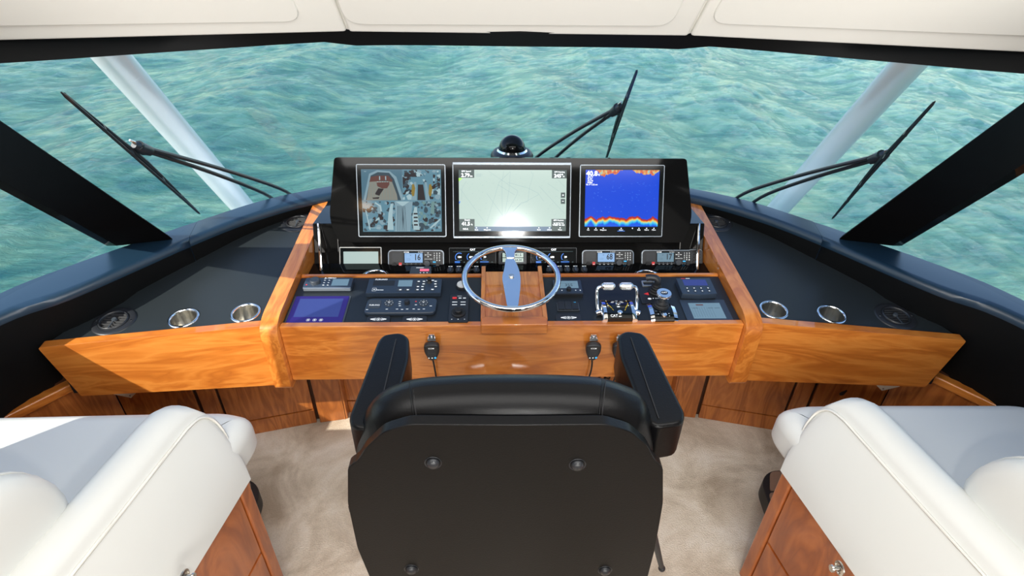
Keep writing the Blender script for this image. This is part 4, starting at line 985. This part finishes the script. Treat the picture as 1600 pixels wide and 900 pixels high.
bm=BM(); lathe(bm,[(0,.046),(.013,.046),(.014,.056),(.020,.068),(.026,.076),(.027,.082),(.025,.086),(0,.0865)],(jx,jy,0),seg=24); hd=P_('head',bm,'chrome',t,40)
bm=BM(); disc(bm,jx,jy,.013,.0870,0,20,.010); addtext(bm,'CAT',jx,jy,.0874,.010,1,True); P_('head_badge',bm,['ink','white'],hd,0)
knob(t,0,-h*.28,arch2(-h*.28)-.004,.010,.006,'chrome','selector')
bm=BM(); [frect(bm,x-.0015,x+.0015,y*h,y*h+.003,arch2(y*h)-.0012) for x,y in ((-.020,-.26),(.018,-.24),(.018,-.34))]; frect(bm,-.012,.012,-h*.46,-h*.435,.0115); P_('face_print',bm,'white',t,0)
# second, all black lever joystick behind it
t,w_,h=dev('lever_joystick','black hooked lever joystick on a plate with a red arrow','joystick',(1003,473),(1034,439),.006)
plate(t,'plate',0,-h*.15,w_,h*.72,0,.005,'plastic',.004); bezelframe(t,.05,.03,.004,.006,'bezel2',.003); 
for o in t.children:
    if o.name.startswith('bezel'): o.location=(-.002,h*.40,0)
bm=BM(); lathe(bm,[(0,.004),(.026,.004),(.027,.012),(.023,.015),(.024,.021),(.019,.024),(.020,.030),(.015,.034),(.016,.038),(.012,.041),(.011,.048),(0,.048)],(.012,-.002,0),seg=20); P_('gaiter',bm,'rubber',t,50)
bm=BM(); tube(bm,smoothline([(.012,-.002,.045),(.012,0,.058),(.004,.004,.066),(-.016,.008,.067),(-.030,.010,.063)],5),[.0125]*16+[.013]*5 if 0 else .0125,12); P_('handle',bm,'plastic',t,60)
bm=BM(); flat(bm,[(-.034,-.012),(-.016,-.004),(-.016,-.020)],.0054); P_('arrow_print',bm,'red',t,0)
bm=BM(); disc(bm,-.018,-.040,.007,.0054,0,14,.005); [frect(bm,x,x+.004,-.040,-.036,.0054) for x in (-.006,.004,.012)]; P_('print',bm,'white',t,0)
# bow thruster style unit and small grey screen, far right
t,w_,h=dev('keypad_display','raised navy display with blue window and eight round keys, far right','display',(1063,459),(1112,434),.024)
w_=abs(w_)*.9
bm=BM(); prism(bm,roundpoly([(-w_/2,-h/2),(0,-h/2-.006),(w_/2,-h/2),(w_/2,h/2),(-w_/2,h/2)],.004),z0=0,z1=.024,b=.003); P_('case',bm,'navy',t)
bm=BM(); frect(bm,-w_*.34,w_*.34,h*.0,h*.38,.0243); P_('blue_window',bm,'tabs',t,0)
for k in range(8):
    x=-w_*.30+(k%4)*w_*.2; y=-h*.17-(k//4)*h*.18; bm=BM(); cyl(bm,.0052,.0235,.0255,(x,y),12); P_('round_key',bm,'plastic2',t)
bm=BM(); [disc(bm,-w_*.30+(k%4)*w_*.2,-h*.17-(k//4)*h*.18,.0026,.0258,0,8) for k in range(8)]; frect(bm,-w_*.22,-w_*.10,h*.44,h*.47,.0243); P_('key_print',bm,'white',t,0)
bm=BM(); frect(bm,-w_*.36,-w_*.24,h*.44,h*.47,.0243); P_('red_print',bm,'red',t,0)
t,w_,h=dev('status_screen','flush pale grey status screen in a navy frame, front right corner','screen',(1075,503),(1131,468),.004)
w_=max(w_,.13)
plate(t,'frame',0,0,w_,h,0,.004,'navy',.003)
bm=BM(); frect(bm,-w_*.34,w_*.36,-h*.36,h*.34,.0044,0)
for k in range(9): frect(bm,-w_*.30+k*w_*.055,-w_*.30+k*w_*.055+.0005,-h*.30,h*.15,.0046,1)
frect(bm,-w_*.18,-w_*.02,h*.22,h*.28,.0046,2); [frect(bm,x*w_,x*w_+.02,h*.10,h*.115,.0046,1) for x in (-.28,.05,.2)]; P_('screen',bm,['lcdg','q8','q4'],t,0)
# ---------------------------------------------------------------- steering wheel
WT=R(9)
wc=atp(799,432,(0,1.68,.845),(0,-math.sin(WT),math.cos(WT)))
t=thing('steering_wheel','polished steel steering wheel with one broad flat spoke','steering wheel',wc,(WT,0,0))
q=atp(722,434,wc,(0,-math.sin(WT),math.cos(WT))); RW=(wc-q).length-.008
bm=BM(); pts=[(RW*math.cos(2*PI*i/64),RW*math.sin(2*PI*i/64),0) for i in range(64)]
V=[[bm.verts.new(((RW+.0105*math.cos(2*PI*k/12))*math.cos(a),(RW+.0105*math.cos(2*PI*k/12))*math.sin(a),.0105*math.sin(2*PI*k/12))) for k in range(12)] for a in [2*PI*i/64 for i in range(64)]]
for i in range(64):
    for k in range(12): bm.faces.new((V[i][k],V[(i+1)%64][k],V[(i+1)%64][(k+1)%12],V[i][(k+1)%12]))
P_('rim',bm,'chrome',t,180)
bm=BM(); r_=RW
prism(bm,roundpoly([(-.018,-r_+.004),(.018,-r_+.004),(.030,-.06),(.033,-.01),(.028,.04),(.012,r_*.60),(-.018,r_*.60),(-.024,.04),(-.034,-.01),(-.028,-.06)],.02,4),z0=-.003,z1=.004,b=.002,seg=2); P_('spoke',bm,'chrome',t,40)
bm=BM(); loft(bm,[[(-.016,r_*.58,-.004),(.014,r_*.58,-.004),(.014,r_*.58,.008),(-.016,r_*.58,.008)],[(-.018,r_*.78,-.005),(.016,r_*.78,-.005),(.016,r_*.78,.009),(-.018,r_*.78,.009)],[(-.034,r_*.97,-.006),(.030,r_*.97,-.006),(.030,r_*.97,.008),(-.034,r_*.97,.008)]]); bev(bm,bm.edges[:],.003,2); P_('spoke_collar',bm,'chrome',t,50)
bm=BM(); lathe(bm,[(0,.003),(.010,.003),(.010,.007),(.007,.010),(0,.0105)],(0,-.004,0),seg=20); P_('hub_cap',bm,'steel',t,40)
bm=BM(); lathe(bm,[(.022,-.02),(.022,-.002),(0,-.002)],seg=20); tube(bm,[(0,0,-.01),(0,0,-.105)],.018,16); P_('column',bm,'chrome',t,50)
# ---------------------------------------------------------------- hand microphones on the front board
def mic(px,py,label,bend):
    p=aty(px,py,1.545); t=thing('hand_microphone',label,'microphone',p,(R(90),0,0),'black hand microphones hanging on the console front')
    # local: x right, y up, z towards the camera
    bm=BM(); lay_=[]
    out=roundpoly([(-.012,-.038),(.012,-.038),(.027,.0),(.026,.028),(.012,.034),(-.012,.034),(-.026,.028),(-.027,.0)],.014,4)
    prism(bm,out,z0=.012,z1=.036,b=.007,seg=3); P_('body',bm,'plastic',t,50)
    bm=BM(); [box(bm,-.014,.014,.010-k*.006,.0125-k*.006,.0355,.0372) for k in range(5)]; P_('speaker_grille',bm,'plastic2',t)
    bm=BM(); addtext(bm,'ICOM',-.001,.019,.0366,.008,0,True); [disc(bm,x,-.023,.0028,.0366,0,8) for x in (-.011,.0)]; P_('print',bm,'white',t,0)
    bm=BM(); disc(bm,.011,-.022,.0042,.0368,0,10); P_('blue_key',bm,'blueb',t,0)
    bm=BM(); box(bm,-.010,.010,.028,.056,0.0,.006,.002); box(bm,-.014,.014,.036,.046,.004,.016,.003)
    for x in (-.011,.0,.011): lathe(bm,[(0,.006),(.0045,.006),(.003,.011),(0,.012)],(x,.052 if x==0 else .044,0),seg=10)
    P_('hanger_clip',bm,'chrome',t,50)
    bm=BM(); pts=smoothline([(0,-.036,.024),(.003,-.07,.022),(.004+bend*.3,-.12,.018),(bend,-.19,.0),(bend*1.2,-.30,-.06)],6); tube(bm,pts,[.0065,.0055]+[.0032]*(len(pts)-2),8); P_('cable',bm,'rubber',t,60)
    return t,p
mic(676,541,'hand microphone on the console front, left one, by the left armrest',.006)
t,p=mic(925,541,'hand microphone on the console front, middle one of the three',-.012)
mic(966,541,'hand microphone on the console front half behind the right armrest',-.004)
for px_,lb in ((916,'coiled black microphone cord hanging under the console, left one'),(948,'coiled black microphone cord hanging under the console, right one')):
    q=aty(px_,590,1.62); bm=BM(); pts=[]
    for i in range(220):
        u=i/219; a=u*2*PI*22; pts.append((q.x+.02*(.5-u)*2+.010*math.cos(a),1.62+.010*math.sin(a),.52-u*.22))
    tube(bm,pts,.0028,5); o=link('coiled_cord',bm,'rubber'); tag(o,lb,'cord','coiled cords under the console')
# ================================================================ HELM CHAIR
ch=thing('helm_chair','black leather helm chair seen from behind, facing the console','chair',(-.05,.95,0))
CX=-.05
def yout(a,y0): 
    q=aty(a[0],a[1],y0); return (q.x,q.z)
# main cushion body of the back
o0=[yout(a,.903) for a in ((596,608),(640,592),(720,586),(800,585),(880,586),(950,590),(1000,610))]
body=[(-.382,.42),(-.392,.81)]+[(-.384,.926),(-.352,1.01)]+o0[:]+[(.262,1.01),(.289,.926),(.296,.81),(.285,.42)]
bm=BM(); pillow(bm,roundpoly(body,.05,4),.800,.945,.066,lambda x,z,y:(x,y,z),8,.075)
bc=link('back_cushion',bm,'leather',ch,60); bpy.context.view_layer.update()
# crest pads: stitched panel across the top (middle, two corners)
# rear shell panel
sh=[yout(a,.79) for a in ((560,714),(572,694),(600,668),(640,656),(800,657),(945,656),(985,668),(1010,690),(1022,714),(1034,722),(1034,780),(1022,850),(1008,905))]
sh+= [(.295,.50),(-.376,.50)]+[yout(a,.79) for a in ((583,905),(560,850),(545,780),(545,722))]
bm=BM(); prism(bm,roundpoly(sh,.012,2),z0=.778,z1=.804,b=.011,seg=4,fn=lambda x,z,y:(x,y,z),ang=40)
rp=link('rear_panel',bm,'leather',ch,60)
# seams that divide the crest follow the cushion surface
tmp=BM(); tmp.from_mesh(bc.data); tmp.transform(wm(bc)); BC=BVHTree.FromBMesh(tmp); tmp.free()
for a in ((646,650,640,600),(936,650,942,600)):
    pts=[]
    for i in range(15):
        u=i/14; px_,py_=a[0]+(a[2]-a[0])*u,a[1]+(a[3]-a[1]-6)*u; d=ray(px_,py_); p,nn_,_,_=BC.ray_cast(CAM,d,5)
        if p is not None: pts.append(p+nn_*.0005)
    if len(pts)>3:
        bm=BM(); tube(bm,pts,.0022,6); link('seam',bm,'leather',ch,60)
        bm=BM(); tube(bm,[p+Vector((.006,0,0)) for p in pts],.0010,5); link('stitching',bm,'thread',ch,60)
for a in ((677,722),(902,725),(643,888),(945,890)):
    q=aty(a[0],a[1],.780); bm=BM(); lathe(bm,[(.020,-.002),(.018,.003),(.0135,.001),(.0135,.004),(.012,.009),(.006,.012),(0,.0125)],seg=24,mt=Matrix.Translation(q)@Matrix.Rotation(R(90),4,'X')); link('button',bm,'plastic',ch,60)
# seat, base
bm=BM(); prism(bm,rrect(-.30+CX+.02,.30+CX-.02,.92,1.28,.08),z0=.60,z1=.72,b=.035,seg=4); link('seat',bm,'leather',ch,60)
bm=BM(); box(bm,-.22+CX,.22+CX,.80,1.2,.50,.60,.01); link('seat_frame',bm,'plastic',ch)
bm=BM(); lathe(bm,[(0,0),(.17,0),(.165,.02),(.07,.05),(.06,.54),(0,.54)],(CX,.98,0),seg=32); link('pedestal',bm,'chrome',ch,40)
# arms: thick pads, top face and rounded sides
for s in (-1,1):
    lo_=[(s*.330,.845),(s*.346,.875),(s*.328,1.150),(s*.318,1.175),(s*.275,1.185),(s*.250,1.165),(s*.240,1.08),(s*.252,.86),(s*.27,.835)]
    AX=CX+(.004 if s<0 else .052)
    pts=[(AX+x,y) for x,y in lo_]
    bm=BM(); prism(bm,roundpoly(pts,.02,3),z0=0,z1=.11,b=.022,seg=4,fn=lambda x,y,z:(x,y,.885+z-.02*(y-.74)),ang=40)
    ar=link('armrest',bm,'leather',ch,60)
    bm=BM(); tube(bm,[(AX+s*.281,y,.9965-.02*(y-.74)) for y in (.86,.95,1.05,1.15)],.0015,5); link('stitching',bm,'thread',ar,60)
    bm=BM(); tube(bm,[(AX+s*.30,.90,.90),(AX+s*.26,.95,.62)],.022,10); link('arm_bracket',bm,'plastic',ch)
q=aty(1036,795,.80); bm=BM(); lathe(bm,[(0,-.02),(.040,-.02),(.043,.0),(.035,.012),(0,.014)],seg=24,mt=Matrix.Translation((q.x-.010,.865,q.z-.01))@Matrix.Rotation(R(90),4,'Y')@Matrix.Scale(1.5,4,(1,0,0))); link('recline_knob',bm,'plastic',ch)
a_,b2=aty(1018,822,.86),aty(1034,888,.86); bm=BM(); tube(bm,[a_+Vector((-.02,.0,.03)),a_,b2],[.009,.010,.007],8); bmesh.ops.create_icosphere(bm,subdivisions=2,radius=.010,matrix=Matrix.Translation(b2)); link('lever',bm,'plastic',ch)
q=aty(552,790,.82); bm=BM(); box(bm,q.x-.008,q.x+.03,.81,.83,q.z-.010,q.z+.010,.003); link('latch',bm,'plastic',ch)
# ================================================================ SETTEES
for s,nm in ((-1,'left'),(1,'right')):
    TH=R(9)
    pv=Vector((s*.790,1.066,0))
    # local frame: a = outboard, b = aft, flared so the inboard edge drifts outboard as it runs aft
    ia=Vector((s*math.cos(TH),0,0)); 
    bdir=Vector((s*math.sin(TH)*.95,-math.cos(TH),0)).normalized(); adir=Vector((s,0,0))
    fn=lambda a,b_,z: pv+adir*a+bdir*b_+Vector((0,0,z))
    t=thing('settee','%s white vinyl companion settee on a varnished wood base'%nm,'sofa',pv)
    bm=BM(); prism(bm,[(0,0),(.84,0),(.70,1.9),(0,1.9)],z0=0,z1=.545,b=.002,fn=fn); link('base',bm,'wood_s',t)
    bm=BM(); prism(bm,roundpoly([(-.010,-.008),(.03,-.008),(.03,.038),(-.010,.038)],.008,3),z0=0,z1=.548,b=.002,fn=fn); link('corner_post',bm,'wood_s',t)
    F2=lambda b_,z,a: fn(a,b_,z)
    for b0,b1,z0,z1 in ((.045,.60,.268,.535),(.045,.60,.02,.258),(.61,1.2,.02,.535)):
        bm=BM(); prism(bm,[(b0,z0),(b1,z0),(b1,z1),(b0,z1)],z0=-.008,z1=.004,b=.002,fn=F2); dr=link('door',bm,'wood_s',t)
        if z0>.2:
            q=atp(1313 if s>0 else 287,888 if s>0 else 902,pv+adir*-.01,adir); 
            bm=BM(); lathe(bm,[(0,0),(.018,0),(.018,.004),(.013,.006),(.012,.003),(.007,.003),(.006,.016),(.010,.020),(.009,.024),(0,.025)],seg=20,mt=Matrix.Translation(fn(-.008,.0,0)*0+q)@Matrix.Rotation(R(-90*s),4,'Y')); link('door_knob',bm,'steel',dr,40)
    # seat cushion with a rounded front inboard corner
    oc_=[(.002,.9),(.002,-.085),(.018,-.138),(.09,-.160),(.25,-.161),(.83,-.152),(.83,.9)]
    bm=BM(); PO=roundpoly(oc_,[.08,.05,.05,.06,.1,.09,.09],6); pillow(bm,PO,.552,.684,.055,fn); link('seat_cushion',bm,'vinyl',t,70)
    # inboard bolster: tall pad standing on the inboard edge, lathe-like rounded top, sloped forward end
    rings=[]
    def prof(h):     # side face leans outboard, rounded top
        L_=.085*h/.24
        o_=[(-.022,.552),(-.020+.20*L_,.552+h*.35),(-.014+.72*L_,.552+h*.75),(-.010+L_,.552+h*.96)]
        r_=max(.055*min(1,h/.2),.02)
        for k in range(1,9): a=R(180-180*k/9); o_.append((L_-.010+r_+r_*math.cos(a),.552+h*.96+r_*.75*math.sin(a)))
        o_+= [(L_+2*r_,.552+h*.8),(L_+2*r_+.004,.552+h*.4),(L_+2*r_,.552)]
        return o_
    for b_,hh in ((-.046,.03),(-.052,.09),(-.052,.150),(-.046,.200),(-.030,.232),(.0,.245),(.05,.248),(.3,.248),(.6,.250),(1.0,.252)):
        rings.append([fn(a,b_+(.052*(1-min(1,(z-.552)/.18)) if b_<.05 else 0),z) for a,z in prof(hh)])
    bm=BM(); loft(bm,rings); link('side_bolster',bm,'vinyl',t,75)
    pp=[]
    for b_,hh in ((.004,.0),(-.015,.05),(-.032,.105),(-.046,.155),(-.045,.200),(-.022,.229),(.02,.239),(.07,.240),(.3,.239),(.6,.241),(1.0,.243)): 
        L_=.085*hh/.24; pp.append(fn(-.012+L_,b_-.001,.552+hh*.97))
    bm=BM(); tube(bm,smoothline(pp,4),.0042,6); link('piping',bm,'vinylp',t,60)
    # aft backrest roll
    q=atz(*((0,752) if s<0 else (1600,742)),.86)
    bm=BM(); rings=[]
    RB=.185
    def rb(u): return RB*min(1,math.sqrt(max(.0,1-(1-min(1,u*3.4))**2))+.02)
    for k in range(17):
        u=k/16; x=.155+.66*u*u if u<.5 else .155+.66*u-.165; r_=rb(u)
        rings.append([fn(x,.44+r_*1.0*math.cos(2*PI*j/28),.84+r_*.95*math.sin(2*PI*j/28)) for j in range(28)])
    loft(bm,rings); link('back_bolster',bm,'vinyl',t,75)
    bm=BM(); x=.155+.66*.30**2; r_=rb(.30)+.001; tube(bm,[fn(x,.44+r_*math.cos(2*PI*j/36),.84+r_*.95*math.sin(2*PI*j/36)) for j in range(37)],.0035,6,cap=False); link('piping',bm,'vinylp',t,60)
    # foot step forward of the settee
    t=thing('foot_step','%s foot step with tan treads and black rim, in front of the settee base'%nm,'step',(s*1.1,1.2,0))
    bm=BM(); prism(bm,roundpoly([(s*.885,1.16),(s*.90,1.30),(s*.95,1.35),(s*1.6,1.35),(s*1.6,1.09),(s*.86,1.09)],[.03,.04,.04,.01,.01,.01],5),z0=.13,z1=.195,b=.006); link('rim',bm,'rubber',t)
    ys=[1.095,1.175,1.255,1.345]
    for y0,y1 in zip(ys,ys[1:]):
        bm=BM(); xx=.915 if y0<1.2 else .93; prism(bm,roundpoly([(s*(xx-.015),y0+.003),(s*(xx+.02 if y1>1.3 else xx-.01),y1-.003),(s*1.59,y1-.003),(s*1.59,y0+.003)],[.01,.02,.002,.002],3),z0=.19,z1=.199,b=.001); link('tread',bm,'tan',t)
    bm=BM(); box(bm,min(s*.98,s*1.5),max(s*.98,s*1.5),1.12,1.30,0,.135); link('support',bm,'rubber',t)
# ================================================================ ITEMS UNDER THE WINGS
for pts_,lb in ((((190,607),(205,622),(245,604)),'cream triangular bracket plate under the left dash wing'),(((1350,596),(1378,611),(1392,598)),'cream triangular bracket plate under the right dash wing')):
    s=-1 if pts_[0][0]<800 else 1
    a=Vector((s*1.275,1.704,0)); b_=Vector((s*1.50,1.61,0)); e=(b_-a).normalized(); n=Vector((e.y,-e.x,0)); n=n if n.y<0 else -n
    c=atp(pts_[1][0],pts_[1][1],a+n*.03,n)
    t=thing('bracket_plate',lb,'bracket',c,None,'cream bracket plates under the dash wings')
    E1=-e if s>0 else e; E1=e if e.x>0 else -e
    fn=lambda x,y,z:c+E1*x+Vector((0,0,y))+n*z
    bm=BM(); prism(bm,[(-.07,.055),(0,0),(.085,.070),(.060,.075),(.0,.026),(-.045,.062)],z0=-.012,z1=0,b=.001,fn=fn); link('plate',bm,'cream',t)
    bm=BM(); lathe(bm,[(.004,0),(.003,.002),(0,.002)],seg=10,mt=Matrix.Translation(fn(0,.012,0))@Matrix.Rotation(R(90),4,'X')); link('screw',bm,'steel',t)
a,b2,c=aty(1322,590,1.66),aty(1319,611,1.655),aty(1290,640,1.66)
t=thing('cable_adapter','thin black cable with an inline plug under the right dash wing','cable',b2)
bm=BM(); tube(bm,smoothline([a+Vector((0,-.01,.05)),a,b2+Vector((.004,0,.015))],4),.0035,6); tube(bm,smoothline([b2+Vector((-.008,0,-.016)),c,aty(1262,655,1.62),aty(1240,675,1.6)],4),.0035,6); link('cable',bm,'rubber',t)
bm=BM(); tube(bm,[b2+Vector((.010,0,.018)),b2+Vector((.006,0,.012)),b2+Vector((-.008,0,-.014)),b2+Vector((-.012,0,-.02))],[.005,.010,.010,.005],10); link('plug',bm,'rubber',t)
# ================================================================ OUTSIDE: WIPERS AND TOWER LEGS
def wiper(tip,heel,hub,arm,label,noz=True):
    H0=ong(*hub,.05); t=thing('windscreen_wiper',label,'wiper',H0,None)
    A_,B_=ong(*tip,.022),ong(*heel,.022); n=(H0-ong(*hub,.0)).normalized()
    def pt(u): 
        p=A_.lerp(B_,u); return p
    bm=BM(); tube(bm,[pt(u)-n*.004 for u in (0,.02,.98,1)],[.002,.0045,.0045,.002],6); link('blade',bm,'wip',t)
    bm=BM(); m_=pt(.46)
    tube(bm,[pt(.02)+n*.004,pt(.22)+n*.014,pt(.40)+n*.022,pt(.52)+n*.024,pt(.64)+n*.022,pt(.80)+n*.012,pt(.97)+n*.004],[.003,.005,.008,.010,.008,.005,.003],8)
    for u in (.22,.40,.64,.80): tube(bm,[pt(u)-n*.004,pt(u)+n*.014],.006,6)
    link('blade_frame',bm,'wip',t)
    e=(B_-A_).normalized()
    for k,(x,y) in enumerate(arm):
        D=ong(x,y,.03)+Vector((0,0,-.0)); off=(D-H0).normalized(); end=D+off*.12; end.z-=.03
        bm=BM(); st=H0+e*(.012 if k else -.012); tube(bm,smoothline([st,st.lerp(D,.5)+n*.01,D,end],4),.0075,8); link('arm',bm,'wip',t)
    bm=BM(); tube(bm,[H0-off*.03,H0-off*.01,H0+off*.035],[.010,.020,.016],10); tube(bm,[H0-e*.02,H0+e*.02],.016,10); link('hub_joint',bm,'wip',t)
    bm=BM(); tube(bm,smoothline([H0-e*.015,H0-e*.035+off*.03,H0-e*.03+off*.07,H0-e*.008+off*.12],4),.0025,6); link('washer_hose',bm,'rubber',t)
    if noz:
        bm=BM(); tube(bm,[H0-e*.01-off*.005,H0-e*.04-off*.012],.004,6); tube(bm,[H0-e*.04-off*.02,H0-e*.042+off*.002],.003,6); link('washer_nozzle',bm,'steel',t)
wiper((101,153),(316,340),(232,252),((438,303),(415,311)),'left windscreen wiper with twin black arms, parked across the left pole')
wiper((995,118),(944,262),(962,190),((845,250),(868,256)),'centre windscreen wiper rising behind the screens, blade nearly upright')
wiper((1457,167),(1297,347),(1364,264),((1172,306),(1196,312)),'right windscreen wiper with twin black arms, in front of the right pole')
def far(px,py,depth): d=ray(px,py); return CAM+d*(depth/d.dot(cf))
for tp,bt,r0,lb in (((163,75),(378,322),.054,'broad silver tower leg outside the left of the windscreen'),((1428,90),(1220,322),.050,'broad silver tower leg outside the right of the windscreen')):
    a,b_=far(*tp,1.95),far(*bt,3.05); d=(b_-a).normalized()
    bm=BM(); A0=a-d*.35; B0=b_+d*.55; up_=Vector((0,0,1)); x=d.cross(up_).normalized(); y=x.cross(d)
    k=28; rings=[[p+(x*math.cos(2*PI*j/k)*r0*1.25+y*math.sin(2*PI*j/k)*r0*.8) for j in range(k)] for p in (A0,B0)]
    loft(bm,rings); o=link('tower_leg',bm,'pole',None,50); tag(o,lb,'pole','silver tower legs outside the windscreen')
# ceiling downlights behind the camera (they mirror in the screens)
nn=POD.m.to_3x3()@Vector((0,0,1))
for a,lb in (((572,323),'small round warm ceiling downlight over the left settee'),((1033,321),'small round warm ceiling downlight over the right settee')):
    p=atp(*a,POD.o,nn); d=(p-CAM).normalized(); r_=d-2*d.dot(nn)*nn; u=(2.085-p.z)/r_.z if r_.z>0 else 3
    q=p+r_*u if (r_.z>0 and (p+r_*u).y>-1.5) else Vector((p.x*1.6,-.9,2.085))
    t=thing('downlight',lb,'ceiling light',(q.x,q.y,2.10),None)
    bm=BM(); lathe(bm,[(0.055,0),(.07,-.002),(.072,-.008),(.06,-.010),(.055,-.004)],seg=24); P_('ring',bm,'steel',t)
    bm=BM(); lathe(bm,[(0,-.006),(.056,-.006)],seg=24); P_('lens',bm,'warm',t)
# ================================================================ to metres
for o in bpy.data.objects:
    b_=o.name.split('.')[0]
    if b_ in ('keys','print','key_print','screen_writing','face_print','speaker_grille','gauge_picture'): o['kind']='stuff'
done=set()
for o in bpy.data.objects:
    if o.type=='MESH' and o.data.name not in done:
        o.data.transform(Matrix.Scale(S,4)); done.add(o.data.name)
    o.location=o.location*S
